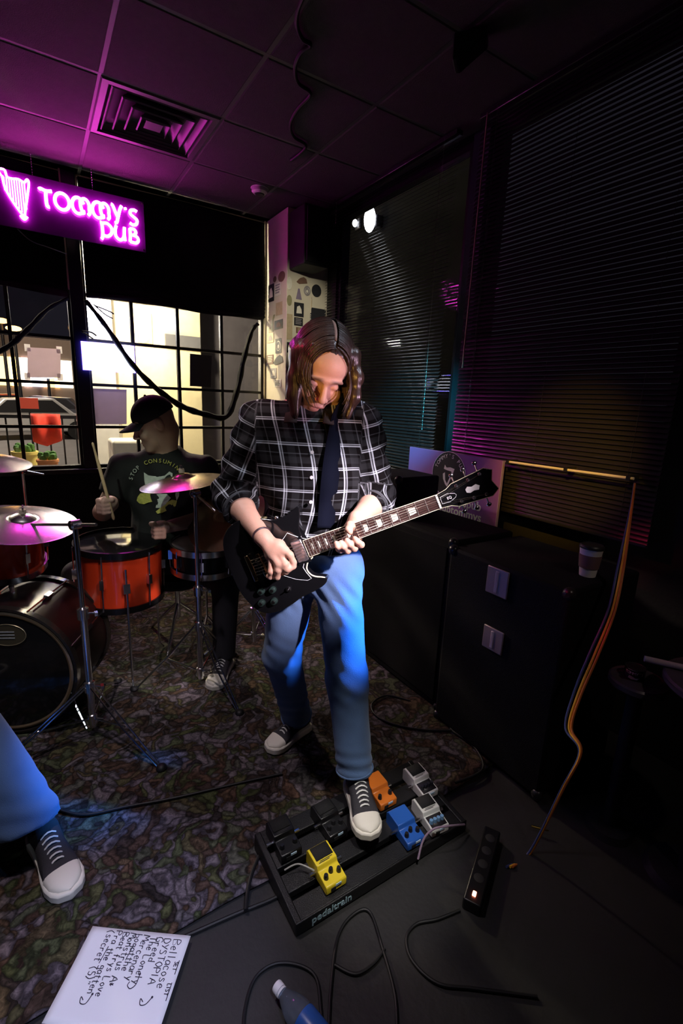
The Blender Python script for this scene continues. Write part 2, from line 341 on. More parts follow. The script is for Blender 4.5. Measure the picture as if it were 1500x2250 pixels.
# white column left of wall with flood lamp
c = onY(212, 690, 6.3)
r = thing('flood_lamp', 'glaring white floodlight on a pale post outside the window', 'lamp', (c[0], 6.3, -0.12))
mb = MB(); mb.boxb((c[0]-0.16, 6.32, -0.12), (c[0]+0.16, 6.6, 4.2)); build('post', mb, mat('white_post', (0.85, 0.84, 0.85), 0.6), r, bevel=0.01)
mb = MB(); mb.boxb((c[0]-0.10, 6.225, c[2]-0.07), (c[0]+0.10, 6.315, c[2]+0.07)); h = build('housing', mb, M_frame, r, bevel=0.01)
mb = MB(); mb.boxb((c[0]-0.13, 6.212, c[2]-0.10), (c[0]+0.13, 6.224, c[2]+0.10)); build('lens', mb, mat('flood_lens', (1, 1, 1), 0.4, emit=(0.9, 0.93, 1.0), estr=45), r)
# lit shop front seen far right
q0, q1 = onY(462, 818, 10), onY(516, 862, 10)
r = thing('lit_shop', 'distant lit shop front glowing pale across the street', 'building', ((q0[0]+q1[0])/2, 10.2, -0.2))
mb = MB(); mb.boxb((q0[0]-0.5, 10.05, -0.2), (q1[0]+1.6, 13, 2.6)); build('wall', mb, mat('shop_wall', (0.45, 0.45, 0.30), 0.8), r)
mb = MB(); mb.boxb((q0[0], 10.0, q1[2]), (q1[0], 10.05, q0[2])); build('lit_window', mb, mat('lit_shop_window', (1, 1, 1), 0.4, emit=(1.0, 0.93, 0.78), estr=2.2), r)
for k in range(2):
    qa, qb = onY(452+k*22, 945, 9.95), onY(462+k*22, 985, 9.95)
    mb = MB(); mb.boxb((qa[0], 9.97, qb[2]), (qb[0], 10.05, qa[2])); build('lit_window', mb, MATS['lit_shop_window'], r)
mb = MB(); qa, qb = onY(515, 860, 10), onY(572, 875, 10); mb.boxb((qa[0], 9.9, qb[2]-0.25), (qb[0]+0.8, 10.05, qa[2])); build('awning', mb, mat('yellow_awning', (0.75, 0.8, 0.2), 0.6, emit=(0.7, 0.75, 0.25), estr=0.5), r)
# street lamp
c = onY(562, 826, 9.0)
r = thing('street_lamp', 'street lamp with small bright head seen through window corner', 'street lamp', (c[0], 9.0, -0.2))
mb = MB(); mb.cyl((c[0], 9.0, -0.2), (c[0], 9.0, c[2]+0.3), 0.05, 0.035); build('pole', mb, mat('galvanised', (0.45, 0.47, 0.5), 0.4, metal=0.7), r)
mb = MB(); mb.ell((c[0], 8.93, c[2]), (0.07, 0.07, 0.06)); build('lamp_head', mb, mat('street_lamp_glow', (1, 1, 1), 0.4, emit=(0.95, 0.97, 1.0), estr=40), r)
# railing on the patio
r = thing('patio_railing', 'black metal patio railing with thin bars outside the windows', 'railing', (-0.3, 6.0, -0.12))
za, zb = onY(80, 915, 6.0)[2], -0.12
mb = MB(); mb.boxb((-3.4, 5.985, za-0.02), (0.62, 6.015, za+0.015)); build('top_rail', mb, M_frame, r)
mb = MB(); mb.boxb((-3.4, 5.985, 0.02), (0.62, 6.015, 0.045)); build('bottom_rail', mb, M_frame, r)
x = -3.38; me = None
while x < 0.6:
    if me is None: mb = MB(); mb.boxb((x-0.008, 5.992, zb), (x+0.008, 6.008, za)); o = build('baluster', mb, M_frame, r); me = o.data; xb = x
    else: o = link('baluster', me, None, r); o.location = (x-xb, 0, 0)
    x += 0.125
# red jacket over the railing, planters
c = onY(104, 955, 5.92)
def redcloth(i, j):
    x = c[0]-0.13+0.26*i; z = za+0.03-0.34*j*(1-0.35*abs(i-0.45)); y = 5.955-0.06*math.sin(3*j)-0.03*math.sin(9*i)
    return (x*1.0, y, z)
mb = MB(); mb.grid(redcloth, 14, 10); o = tag(build('red_cloth', mb, mat('red_cloth', (0.75, 0.05, 0.03), 0.7, var=0.3), smooth=80, loc=(c[0], 5.92, za-0.3), solid=0.008), 'red cloth draped over the patio railing outside', 'cloth')
def planter(px, py, s, colr, label, py_=5.75):
    q = onY(px, py, py_)
    rr = thing('planter', label, 'planter', (q[0], py_, -0.12), group='planters on the patio')
    m_ = MB(); R = 0.11*s; m_.lathe([(0, 0.55), (R*0.72, 0.55), (R, 0.55+0.26*s), (R*1.08, 0.55+0.26*s), (R*1.08, 0.55+0.29*s), (R*0.92, 0.55+0.29*s), (R*0.9, 0.55+0.25*s), (0, 0.55+0.25*s)], (q[0], py_, q[2]-0.8)); build('pot', m_, mat('pot_'+label[:6], colr, 0.6, var=0.3), rr)
    m_ = MB(); m_.boxb((q[0]-0.16, py_-.15, -0.12), (q[0]+0.16, py_+.15, q[2]-0.25)); build('pedestal', m_, M_walk, rr)
    m_ = MB()
    for k in range(16):
        an = random.uniform(0, 6.28); m_.ell((q[0]+R*0.6*math.cos(an), py_+R*0.6*math.sin(an), q[2]-0.25+0.29*s+random.uniform(0, 0.05)), (0.03, 0.02, 0.035), n=6, m=4)
    build('foliage', m_, mat('planter_leaf', (0.08, 0.22, 0.05), 0.6), rr)
planter(55, 1000, 1.0, (0.85, 0.72, 0.22), 'yellow patterned planter pot on the patio')
planter(104, 1005, 0.8, (0.85, 0.35, 0.15), 'orange clay planter pot on the patio', 5.35)
# patio bench back and white box behind the drummer
q = onY(278, 985, 5.6)
mb = MB(); mb.boxb((q[0]-0.16, 5.4, -0.12), (q[0]+0.2, 5.8, q[2]+0.1)); tag(build('storage_box', mb, mat('white_plastic', (0.8, 0.76, 0.66), 0.5), bevel=0.03, loc=(q[0], 5.6, -0.12)), 'white storage box on the patio behind the drummer', 'box')
# parked cars and lights across the street
def car(x, y, colr, label, rz=0.0):
    rr = thing('parked_car', label, 'car', (x, y, -0.2), rz, group='cars parked across the street')
    Rz = np.array([[math.cos(rz), -math.sin(rz), 0], [math.sin(rz), math.cos(rz), 0], [0, 0, 1]])
    prof = [(-2.1, 0.35), (-2.05, 0.75), (-1.2, 0.85), (-0.7, 1.35), (0.7, 1.4), (1.3, 0.9), (2.0, 0.78), (2.15, 0.4), (2.1, 0.28), (-2.05, 0.28)]
    ex, ez = Rz@np.array([1, 0, 0]), np.array([0, 0, 1]); ey = Rz@np.array([0, -1, 0]); o_ = np.array([x, y, -0.2])
    m_ = MB(); m_.prism(prof, o_, ex, ez, ey, -0.82, 0.82); build('car_body', m_, mat('car_'+label[:5], colr, 0.3, metal=0.3), rr, bevel=0.06)
    m_ = MB(); m_.prism([(-1.05, 0.9), (-0.62, 1.3), (0.65, 1.33), (1.1, 0.93)], o_, ex, ez, ey, -0.83, 0.83); build('side_glass', m_, M_frame, rr)
    for a_ in (-1.35, 1.35):
        for sd in (-0.75, 0.75):
            m_ = MB(); p = o_+ex*a_+ey*sd+ez*0.32; m_.cyl(p-ey*0.11, p+ey*0.11, 0.32, n=16); build('wheel', m_, M_black, rr)
    for sd in (-0.55, 0.55):
        m_ = MB(); p = o_+ex*2.1+ey*sd+ez*0.62; m_.ell(p, (0.1, 0.12, 0.08), n=8, m=6); build('headlamp', m_, mat('headlamp', (1, 1, 1), 0.3, emit=(1, 0.9, 0.7), estr=12), rr)
for px, Y, colr, lb, rz in ((60, 20, (0.6, 0.6, 0.62), 'silver car parked across the street', 0.1), (115, 25, (0.08, 0.08, 0.1), 'black car parked across the street', 3.0), (0, 29.5, (0.55, 0.1, 0.06), 'dark red car parked across the street', 0.2)):
    p = onY(px, 885, Y); car(p[0], Y, colr, lb, rz)
p = onY(63, 885, 12.0)
r = thing('street_sign', 'red roadside banner sign across the patio', 'sign', (p[0], 12, -0.2))
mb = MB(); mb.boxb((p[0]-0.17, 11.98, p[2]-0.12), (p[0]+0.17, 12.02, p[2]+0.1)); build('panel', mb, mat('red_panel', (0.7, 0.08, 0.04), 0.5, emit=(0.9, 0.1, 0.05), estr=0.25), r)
mb = MB(); mb.boxb((p[0]-0.02, 11.99, -0.2), (p[0]+0.02, 12.01, p[2])); build('post', mb, M_frame, r)
r = thing('far_building', 'long low shop building with lit windows across the street', 'building', (-5, 32, -0.2))
mb = MB(); mb.boxb((-26, 32, -0.2), (14, 36, 4.2)); build('wall', mb, mat('far_wall', (0.28, 0.22, 0.18), 0.8), r)
for px, wd, cc in ((8, 1.3, (1.0, 0.75, 0.3)), (48, 0.9, (1.0, 0.85, 0.6)), (80, 1.2, (0.9, 0.8, 1.0)), (112, 0.8, (1.0, 0.7, 0.3)), (140, 0.9, (1.0, 0.9, 0.7)), (530, 1.6, (0.8, 1.0, 0.6)), (566, 1.2, (0.9, 1.0, 0.7))):
    p = onY(px, 835, 31.9); mb = MB(); mb.boxb((p[0]-wd/2, 31.9, 1.6), (p[0]+wd/2, 32, 3.1)); build('lit_window', mb, mat('far_lit_%d' % px, cc, 0.5, emit=cc, estr=2.5), r)
for k, (px, py, cc) in enumerate(((30, 722, (1.0, 0.5, 0.12)), (105, 826, (0.9, 0.85, 1.0)), (2, 705, (1.0, 0.45, 0.1)))):
    p = onY(px, py, 27.6)
    r = thing('parking_lamp', ['orange lamp lowest over the parking lot', 'white lamp over the parking lot', 'orange lamp tallest over the parking lot'][k], 'street lamp', (p[0], 27.6, -0.2), group='parking lot lamps')
    mb = MB(); mb.cyl((p[0], 27.6, -0.2), (p[0], 27.6, p[2]), 0.08, 0.06); build('pole', mb, M_frame, r)
    mb = MB(); mb.ell((p[0], 27.5, p[2]), (0.32, 0.2, 0.12), n=12, m=8); build('lamp_head', mb, mat('parking_lamp_%d' % k, cc, 0.5, emit=cc, estr=18), r)
point('parking_lot_glow', (-4.0, 17.0, 7.5), 5200, (1.0, 0.82, 0.62), 0.3)
point('patio_glow', (-0.9, 6.9, 2.6), 60, (0.95, 0.85, 0.8), 0.15)
# lamp outside the right windows, added near-black backing keeps slat gaps dark
c = onX(812, 482, 3.30)
mb = MB(); mb.boxb((3.45, 3.2, -0.3), (3.6, 8.2, 6.0)); tag(build('slat_gap_backing', mb, mat('slat_gap_backing', (0.0018, 0.0018, 0.002), 0.95, spec=0.05, var=0.15)), kind='structure')
r = thing('wall_lamp', 'bright bulkhead lamp glaring through the slats of the blind', 'lamp', (3.45, c[1], c[2]))
mb = MB(); mb.boxb((3.36, c[1]-0.04, c[2]-0.06), (3.45, c[1]+0.04, c[2]+0.06)); build('bracket', mb, M_frame, r, bevel=0.01)
mb = MB(); mb.ell((3.30, c[1], c[2]), (0.06, 0.07, 0.13)); build('globe', mb, mat('bulkhead_globe', (1, 1, 1), 0.4, emit=(0.95, 0.95, 1.0), estr=10), r)
c2 = onX(775, 489, 3.36)
r = thing('wall_lamp', 'small round bulkhead lamp beside the larger glaring lamp', 'lamp', (3.45, c2[1], c2[2]))
mb = MB(); mb.boxb((3.42, c2[1]-0.05, c2[2]-0.06), (3.45, c2[1]+0.05, c2[2]+0.06)); build('bracket', mb, M_frame, r, bevel=0.01)
mb = MB(); mb.ell((3.39, c2[1], c2[2]), (0.03, 0.03, 0.04)); build('globe', mb, MATS['bulkhead_globe'], r)
# ================================================================== RUG, CEILING AND WALL THINGS
def rug_mat():
    m = bpy.data.materials.new('pebble_pattern_rug'); m.use_nodes = True; nt = m.node_tree; b = nt.nodes['Principled BSDF']; b.inputs['Roughness'].default_value = 0.95; b.inputs['Specular IOR Level'].default_value = 0.15
    tc = N(nt, 'ShaderNodeTexCoord'); nz = N(nt, 'ShaderNodeTexNoise'); nz.inputs['Scale'].default_value = 5; nz.inputs['Detail'].default_value = 3
    mxv = N(nt, 'ShaderNodeMix'); mxv.data_type = 'RGBA'; mxv.blend_type = 'LINEAR_LIGHT'; mxv.inputs['Factor'].default_value = 0.22
    nt.links.new(tc.outputs['Object'], nz.inputs['Vector']); nt.links.new(tc.outputs['Object'], mxv.inputs[6]); nt.links.new(nz.outputs['Color'], mxv.inputs[7])
    v1 = N(nt, 'ShaderNodeTexVoronoi'); v1.inputs['Scale'].default_value = 20; v1.feature = 'F1'
    v2 = N(nt, 'ShaderNodeTexVoronoi'); v2.inputs['Scale'].default_value = 20; v2.feature = 'DISTANCE_TO_EDGE'
    nt.links.new(mxv.outputs[2], v1.inputs['Vector']); nt.links.new(mxv.outputs[2], v2.inputs['Vector'])
    ramp = N(nt, 'ShaderNodeValToRGB'); ramp.color_ramp.elements[0].color = (0.03, 0.024, 0.024, 1); ramp.color_ramp.elements[1].color = (0.17, 0.14, 0.15, 1)
    for p, c in ((0.3, (0.11, 0.065, 0.045, 1)), (0.5, (0.07, 0.085, 0.035, 1)), (0.7, (0.12, 0.10, 0.12, 1))):
        e = ramp.color_ramp.elements.new(p); e.color = c
    sep = N(nt, 'ShaderNodeSeparateColor'); nt.links.new(v1.outputs['Color'], sep.inputs[0]); nt.links.new(sep.outputs[0], ramp.inputs[0])
    er = N(nt, 'ShaderNodeMapRange'); er.inputs['From Max'].default_value = 0.30; er.inputs['To Min'].default_value = 0.30; er.interpolation_type = 'SMOOTHSTEP'; nt.links.new(v2.outputs['Distance'], er.inputs['Value'])
    mm = N(nt, 'ShaderNodeMix'); mm.data_type = 'RGBA'; mm.blend_type = 'MULTIPLY'; mm.inputs['Factor'].default_value = 1
    nt.links.new(ramp.outputs[0], mm.inputs[6]); nt.links.new(er.outputs[0], mm.inputs[7])
    n3 = N(nt, 'ShaderNodeTexNoise'); n3.inputs['Scale'].default_value = 45; n3.inputs['Detail'].default_value = 6; n3.inputs['Distortion'].default_value = 2.5; nt.links.new(tc.outputs['Object'], n3.inputs['Vector'])
    r3 = N(nt, 'ShaderNodeMapRange'); r3.inputs['From Min'].default_value = 0.3; r3.inputs['From Max'].default_value = 0.7; r3.inputs['To Min'].default_value = 0.45; r3.inputs['To Max'].default_value = 1.35; nt.links.new(n3.outputs['Fac'], r3.inputs['Value'])
    m2 = N(nt, 'ShaderNodeMix'); m2.data_type = 'RGBA'; m2.blend_type = 'MULTIPLY'; m2.inputs['Factor'].default_value = 1; nt.links.new(mm.outputs[2], m2.inputs[6]); nt.links.new(r3.outputs[0], m2.inputs[7])
    nt.links.new(m2.outputs[2], b.inputs['Base Color'])
    bp = N(nt, 'ShaderNodeBump'); bp.inputs['Strength'].default_value = 0.5; bp.inputs['Distance'].default_value = 0.004; nt.links.new(n3.outputs['Fac'], bp.inputs['Height']); nt.links.new(bp.outputs[0], b.inputs['Normal'])
    return m
def rugfn(i, j):
    x = -1.95+3.72*i; y = 1.085+2.65*j
    z = 0.012+0.0035*math.sin(7*x+2*math.sin(3*y))*math.sin(5*y+x)
    if i > 0.9: z += 0.030*max(0, math.sin((y-1.0)*9+x*6))*(i-0.9)/0.1      # the rug ruffles up near the amplifiers
    y += 0.02*math.sin(4*x)*(1-j)
    return (x, y, z)
mb = MB(); mb.grid(rugfn, 90, 60); tag(build('stage_rug', mb, rug_mat(), smooth=180, loc=(-0.1, 2.4, 0), solid=0.006), 'large dark rug with rounded pebble pattern under the band', 'rug')
# ---------------------------------------------------------------- ceiling: vent, smoke detector, cord, corner speaker
M_vent = mat('vent_metal_dark', (0.13, 0.11, 0.13), 0.45, metal=0.1)
r = thing('ceiling_vent', 'square louvred air vent set in the dark ceiling', 'vent', (0.717, 3.25, ZC))
cx, cy = 0.717, 3.2525
def ring(mb, s0, z0, s1, z1):
    vs = [(cx+a*s0, cy+b*s0, z0) for a, b in ((-1, -1), (1, -1), (1, 1), (-1, 1))]+[(cx+a*s1, cy+b*s1, z1) for a, b in ((-1, -1), (1, -1), (1, 1), (-1, 1))]
    mb.add(vs, [(k, (k+1) % 4, 4+(k+1) % 4, 4+k) for k in range(4)])
m_ = MB(); ring(m_, 0.300, ZC-0.004, 0.292, ZC-0.014); ring(m_, 0.292, ZC-0.014, 0.262, ZC-0.014); ring(m_, 0.262, ZC-0.014, 0.250, ZC+0.018); build('vent_frame', m_, M_vent, r, smooth=0, solid=0.002)
for k, s in enumerate((0.245, 0.190, 0.135, 0.080)):
    m_ = MB(); ring(m_, s, ZC-0.006-0.006*k, s-0.034, ZC+0.030-0.004*k); ring(m_, s, ZC-0.006-0.006*k, s-0.006, ZC-0.011-0.006*k); build('louvre_ring', m_, M_vent, r, smooth=0, solid=0.0015)
m_ = MB(); m_.boxb((cx-0.045, cy-0.045, ZC-0.02), (cx+0.045, cy+0.045, ZC-0.014)); build('centre_plate', m_, M_vent, r)
p = onZ(570, 415, 2.985)
r = thing('smoke_detector', 'white round smoke detector on the ceiling near the column', 'smoke detector', (p[0], p[1], ZC-0.01))
mb = MB(); mb.lathe([(0, 0), (0.062, 0), (0.064, -0.008), (0.06, -0.012)], (p[0], p[1], ZC-0.006)); build('base_plate', mb, mat('white_abs', (0.78, 0.78, 0.74), 0.5), r)
mb = MB(); mb.lathe([(0.058, -0.012), (0.056, -0.03), (0.04, -0.044), (0.036, -0.044)], (p[0], p[1], ZC-0.006)); build('housing', mb, MATS['white_abs'], r)
mb = MB(); mb.lathe([(0.037, -0.041), (0.03, -0.05), (0, -0.052)], (p[0], p[1], ZC-0.006)); build('sensor_grille', mb, M_frame, r)
cord = []
for a in ((672, -20), (655, 20), (652, 55), (664, 85), (682, 98), (660, 116), (648, 150), (655, 182), (682, 206), (655, 238), (638, 272), (645, 300), (672, 322), (640, 352)):
    q = onZ(a[0], a[1], ZC-0.02); cord.append((q[0], q[1], ZC-0.021))
mb = MB(); mb.tube(spline(cord, 8), 0.0085, 8); tag(build('looped_cord', mb, mat('black_rubber', (0.006, 0.006, 0.007), 0.55), loc=cord[6]), 'black cord looped in scallops along the ceiling', 'cord')
p = onZ(1036, 105, ZC-0.06)
r = thing('ceiling_camera', 'small black wedge-shaped camera housing fixed to the ceiling', 'camera', (p[0], p[1], ZC-0.008))
mb = MB(); mb.prism([(-0.07, 0), (0.06, 0), (0.06, -0.03), (-0.05, -0.10), (-0.07, -0.095)], (p[0], p[1], ZC-0.02), nrm((0.6, -0.8, 0)), (0, 0, 1), nrm((0.8, 0.6, 0)), -0.045, 0.045); build('housing', mb, mat('black_plastic', (0.008, 0.008, 0.009), 0.35), r, bevel=0.006)
mb = MB(); mb.cyl((p[0], p[1], ZC-0.03), (p[0], p[1], ZC-0.008), 0.03); build('mount', mb, MATS['black_plastic'], r)
# speaker hung on the column
r = thing('wall_speaker', 'black box loudspeaker hung high on the cream column', 'speaker', (2.03, 3.66, 2.53))
mb = MB(); mb.boxb((1.845, 3.53, 2.52), (2.075, 3.79, 2.94)); build('cabinet', mb, mat('black_vinyl', (0.008, 0.008, 0.009), 0.6, bump=0.3, bscale=300), r, bevel=0.012)
mb = MB(); mb.boxb((1.862, 3.518, 2.54), (2.058, 3.532, 2.92)); build('grille', mb, mat('black_grille', (0.006, 0.006, 0.006), 0.5, bump=0.6, bscale=500), r, bevel=0.006)
mb = MB(); mb.boxb((1.93, 3.78, 2.68), (1.99, 3.80, 2.78)); build('bracket', mb, M_frame, r)
# ---------------------------------------------------------------- neon sign
M_panel = mat('purple_acrylic', (0.055, 0.007, 0.085), 0.25, var=0.1, coat=0.4)
M_neon = mat('neon_pink', (1, 0.4, 0.95), 0.3, emit=(1.0, 0.06, 0.72), estr=30)
SY = 4.06
r = thing('neon_sign', 'glowing pink neon pub sign on a purple panel before the window', 'sign', (0.2, SY, 2.51))
mb = MB(); mb.boxb((-0.42, SY, 2.515), (0.805, SY+0.012, 2.85)); build('backing_panel', mb, M_panel, r, bevel=0.002)
for x, z in ((0.79, 2.53), (0.79, 2.835), (-0.4, 2.53), (-0.4, 2.835)):
    m_ = MB(); m_.lathe([(0, -0.004), (0.006, -0.004), (0.006, 0)], (x, SY, z), (0, 1, 0), 10); build('screw', m_, mat('chrome', (0.75, 0.75, 0.78), 0.2, metal=1.0, var=0.05), r)
for px, py in ((72, 393), (203, 412), (-40, 380)):
    q = onY(px, py, SY); m_ = MB(); z = 2.852
    while z < 2.99: m_.ell((q[0], SY+0.006, z), (0.0035, 0.0035, 0.006), n=6, m=4); z += 0.0155
    build('chain', m_, MATS['chrome'], r)
def arc(cx, cy, rx, ry, a0, a1, n=14): return [(cx+rx*math.cos(math.radians(a0+(a1-a0)*k/n)), cy+ry*math.sin(math.radians(a0+(a1-a0)*k/n))) for k in range(n+1)]
UNC = {'T': (0.78, [[(0.0, 0.93), (0.1, 1.0), (0.4, 0.93), (0.78, 0.98)], [(0.40, 0.93), (0.38, 0.4), (0.42, 0.02), (0.56, 0.0)]]),
 'O': (0.98, [arc(0.49, 0.5, 0.45, 0.5, 0, 360, 24)]),
 'M': (1.22, [arc(0.42, 0.47, 0.38, 0.5, 20, 330, 20)+[(0.76, 0.02)], [(0.62, 0.98), (0.58, 0.6), (0.64, 0.25), (0.78, 0.0)], arc(0.86, 0.55, 0.30, 0.43, 140, -20, 12)+[(1.16, 0.15), (1.04, 0.0)]]),
 'Y': (0.78, [[(0.0, 1.05), (0.12, 0.98), (0.3, 0.55), (0.42, 0.3)], [(0.74, 1.08), (0.6, 0.8), (0.45, 0.3), (0.34, -0.05), (0.2, -0.12)]]),
 "'": (0.26, [[(0.1, 1.02), (0.13, 0.9)]]),
 'S': (0.62, [[(0.58, 0.92), (0.4, 1.0), (0.14, 0.92), (0.1, 0.7), (0.35, 0.53), (0.56, 0.36), (0.5, 0.1), (0.25, 0.0), (0.02, 0.1)]]),
 'P': (0.95, [[(0.0, 1.0), (0.12, 0.95), (0.16, 0.4), (0.12, -0.05), (0.04, -0.2)], [(0.12, 0.95), (0.5, 1.02), (0.82, 0.75), (0.8, 0.35), (0.5, 0.08), (0.16, 0.12)]]),
 'U': (0.98, [[(0.14, 1.0), (0.04, 0.65), (0.08, 0.22), (0.36, 0.0), (0.62, 0.16), (0.72, 0.5)], [(0.76, 1.0), (0.72, 0.5), (0.76, 0.0)]]),
 'B': (0.80, [[(0.08, 1.0), (0.1, 0.5), (0.06, 0.02)], [(0.08, 0.98), (0.4, 1.0), (0.54, 0.8), (0.4, 0.58), (0.1, 0.54)], [(0.3, 0.56), (0.62, 0.46), (0.7, 0.2), (0.5, 0.0), (0.06, 0.02)]])}
def neon(text, x0, zb, H, wid, slope=0.0):
    tot = sum(UNC[c][0]+0.10 for c in text)-0.10; sx = wid/tot; x = x0
    for c in text:
        w_, strokes = UNC[c]; m_ = MB()
        for st in strokes:
            pts = [(x+a*sx, SY-0.020, zb+b*H) for a, b in st]
            m_.tube(spline(pts, 4), 0.0105, 8)
        build('neon_letter', m_, M_neon, r); x += (w_+0.10)*sx
neon("TOMMY'S", 0.155, 2.678, 0.098, 0.600); neon('PUB', 0.505, 2.562, 0.088, 0.255)
hx = onY(0, 400, SY)[0]
m_ = MB()
for st in ([(-0.02, 2.80), (-0.035, 2.83), (0.0, 2.835), (0.01, 2.80), (0.035, 2.795), (0.07, 2.80), (0.10, 2.79), (0.118, 2.81), (0.125, 2.79), (0.112, 2.72), (0.09, 2.62), (0.085, 2.585)],
           [(-0.015, 2.80), (-0.005, 2.73), (0.03, 2.66), (0.07, 2.60), (0.085, 2.585)], [(0.06, 2.59), (0.08, 2.57), (0.10, 2.59)]):
    m_.tube(spline([(hx+0.03+a, SY-0.02, z) for a, z in st], 5), 0.007, 8)
build('neon_harp_frame', m_, M_neon, r)
m_ = MB()
for k in range(9):
    x = -0.008+k*0.0135; m_.tube([(hx+0.03+x, SY-0.018, 2.795), (hx+0.03+x, SY-0.018, 2.795-max(0.04, 0.075+0.018*k if k < 7 else 0.2-0.02*(k-6)))], 0.0048, 6)
build('neon_harp_strings', m_, M_neon, r)
mb = MB(); mb.tube(spline([(0.0, SY+0.02, 2.53), (0.08, SY+0.06, 2.47), (0.18, SY+0.07, 2.45), (0.29, SY+0.12, 2.44)], 6), 0.003, 6); build('power_cord', mb, mat('grey_cord', (0.25, 0.22, 0.2), 0.5), r)
# ---------------------------------------------------------------- black covers over the upper window halves
M_cover = mat('black_fabric_cover', (0.008, 0.008, 0.010), 0.85, spec=0.15, var=0.3, bump=0.15, bscale=90)
def cover(x0, x1, z0, z1, label):
    def f(i, j):
        x = x0+(x1-x0)*i; z = z1+(z0-z1)*j; wgt = j*j
        y = 4.205+0.012*wgt*math.sin(z*190+3*math.sin(x*4))*(0.4+0.6*abs(math.sin(x*3.1)))+0.012*math.sin(5*x+6*z)
        return (x, y, z-0.012*math.sin(6*x)*j)
    m_ = MB(); m_.grid(f, 50, 60); o = build('window_cover', m_, M_cover, smooth=180, loc=((x0+x1)/2, 4.2, z0), solid=0.003); return tag(o, label, 'window cover')
cover(0.40, 1.815, 2.18, 2.965, 'black cloth covering the top of the window beside the column')
cover(-1.93, 0.285, 2.17, 2.965, 'black cloth covering the top of the window behind the neon sign')
def sheer_mat(name, op):
    m = bpy.data.materials.new(name); m.use_nodes = True; nt = m.node_tree; b = nt.nodes['Principled BSDF']; b.inputs['Base Color'].default_value = (0.01, 0.01, 0.012, 1); b.inputs['Roughness'].default_value = 0.8
    wv = N(nt, 'ShaderNodeTexNoise'); wv.inputs['Scale'].default_value = 7; tc = N(nt, 'ShaderNodeTexCoord'); nt.links.new(tc.outputs['Object'], wv.inputs['Vector'])
    mr = N(nt, 'ShaderNodeMapRange'); mr.inputs['To Min'].default_value = op-0.12; mr.inputs['To Max'].default_value = op+0.12; nt.links.new(wv.outputs['Fac'], mr.inputs['Value']); nt.links.new(mr.outputs[0], b.inputs['Alpha']); return m
def curtain(label, hem_px, top, op, hemr):
    hem = spline([onY(a, b, 4.15) for a, b in hem_px], 6); n = len(hem); t = []
    for k in range(n): u = k/(n-1); t.append((top[0][0]+(top[1][0]-top[0][0])*u, 4.165, top[0][1]+(top[1][1]-top[0][1])*u))
    rr = thing('sheer_curtain', label, 'curtain', (hem[n//2][0], 4.15, min(h[2] for h in hem)), group='black sheer curtains')
    def f(i, j):
        k = min(n-1, int(round(i*(n-1)))); a = np.array(t[k]); b = np.array(hem[k]); q = a+(b-a)*j; q[1] += 0.010*math.sin(i*22+3*j)*(1-0.4*j); return q
    m_ = MB(); m_.grid(f, n, 14); build('sheer_panel', m_, sheer_mat('black_sheer_%d' % int(op*100), op), rr, smooth=180)
    m_ = MB(); m_.tube(hem, [hemr*(0.55+0.45*math.sin(math.pi*k/(n-1))+0.12*math.sin(k*1.7)) for k in range(n)], 8, flat=0.6); build('gathered_hem', m_, M_cover, rr)
    return rr
curtain('black sheer curtain swagged across the window behind the guitarist', [(188, 660), (235, 720), (290, 800), (345, 855), (400, 893), (450, 910), (497, 915), (520, 860), (535, 790), (552, 730), (566, 712)], ((0.40, 2.21), (1.81, 2.20)), 0.24, 0.042)
curtain('black sheer curtain pulled across the window below the neon sign', [(150, 655), (105, 680), (60, 725), (20, 760), (-40, 790), (-120, 820)], ((0.28, 2.20), (-0.7, 2.20)), 0.55, 0.03)
# torn black strips where the curtain is pinned
m_ = MB()
for a, b, c in (((205, 668), (230, 690), (248, 700)), ((210, 672), (240, 684), (250, 690)), ((178, 728), (192, 736), (205, 745)), ((180, 727), (200, 730), (212, 738))):
    m_.tube(spline([onY(*a, 4.14), onY(*b, 4.14), onY(*c, 4.14)], 4), 0.005, 5)
tag(build('torn_fabric_strip', m_, M_cover, loc=onY(210, 690, 4.14)), 'frayed black fabric shreds hanging from the curtain pin', 'fabric')
# ---------------------------------------------------------------- papers and lit sign in the windows
def flat(name, label, cat, pts, y, m, th=0.002, group=None):
    P = [onY(a, b, y) for a, b in pts]; m_ = MB(); n = len(P)
    xs = [p[0] for p in P]; zs = [p[2] for p in P]
    m_.prism([(p[0], p[2]) for p in P], (0, y, 0), (1, 0, 0), (0, 0, 1), (0, -1, 0), 0, th)
    return tag(build(name, m_, m, loc=(np.mean(xs), y, min(zs))), label, cat, group)
def backlit(name, colr):
    m = mat(name, colr, 0.8, var=0.35, scale=9); nt = m.node_tree; b = nt.nodes['Principled BSDF']; t = N(nt, 'ShaderNodeBsdfTranslucent'); t.inputs[0].default_value = (*colr, 1); mx = N(nt, 'ShaderNodeMixShader'); mx.inputs[0].default_value = 0.6
    nt.links.new(b.outputs[0], mx.inputs[1]); nt.links.new(t.outputs[0], mx.inputs[2]); nt.links.new(mx.outputs[0], nt.nodes['Material Output'].inputs[0]); return m
o = flat('taped_paper', 'pale paper sheet taped up in the street-side window', 'paper', ((60, 763), (133, 767), (133, 830), (60, 829)), 4.262, backlit('white_paper_backlit', (0.75, 0.66, 0.72)))
for a, b in ((60, 763), (130, 768), (132, 828), (60, 826)):
    q = onY(a, b, 4.258); m_ = MB(); m_.boxb((q[0]-0.018, 4.256, q[2]-0.028), (q[0]+0.018, 4.2575, q[2]+0.022)); build('tape', m_, backlit('white_tape', (0.9, 0.88, 0.9)), o)
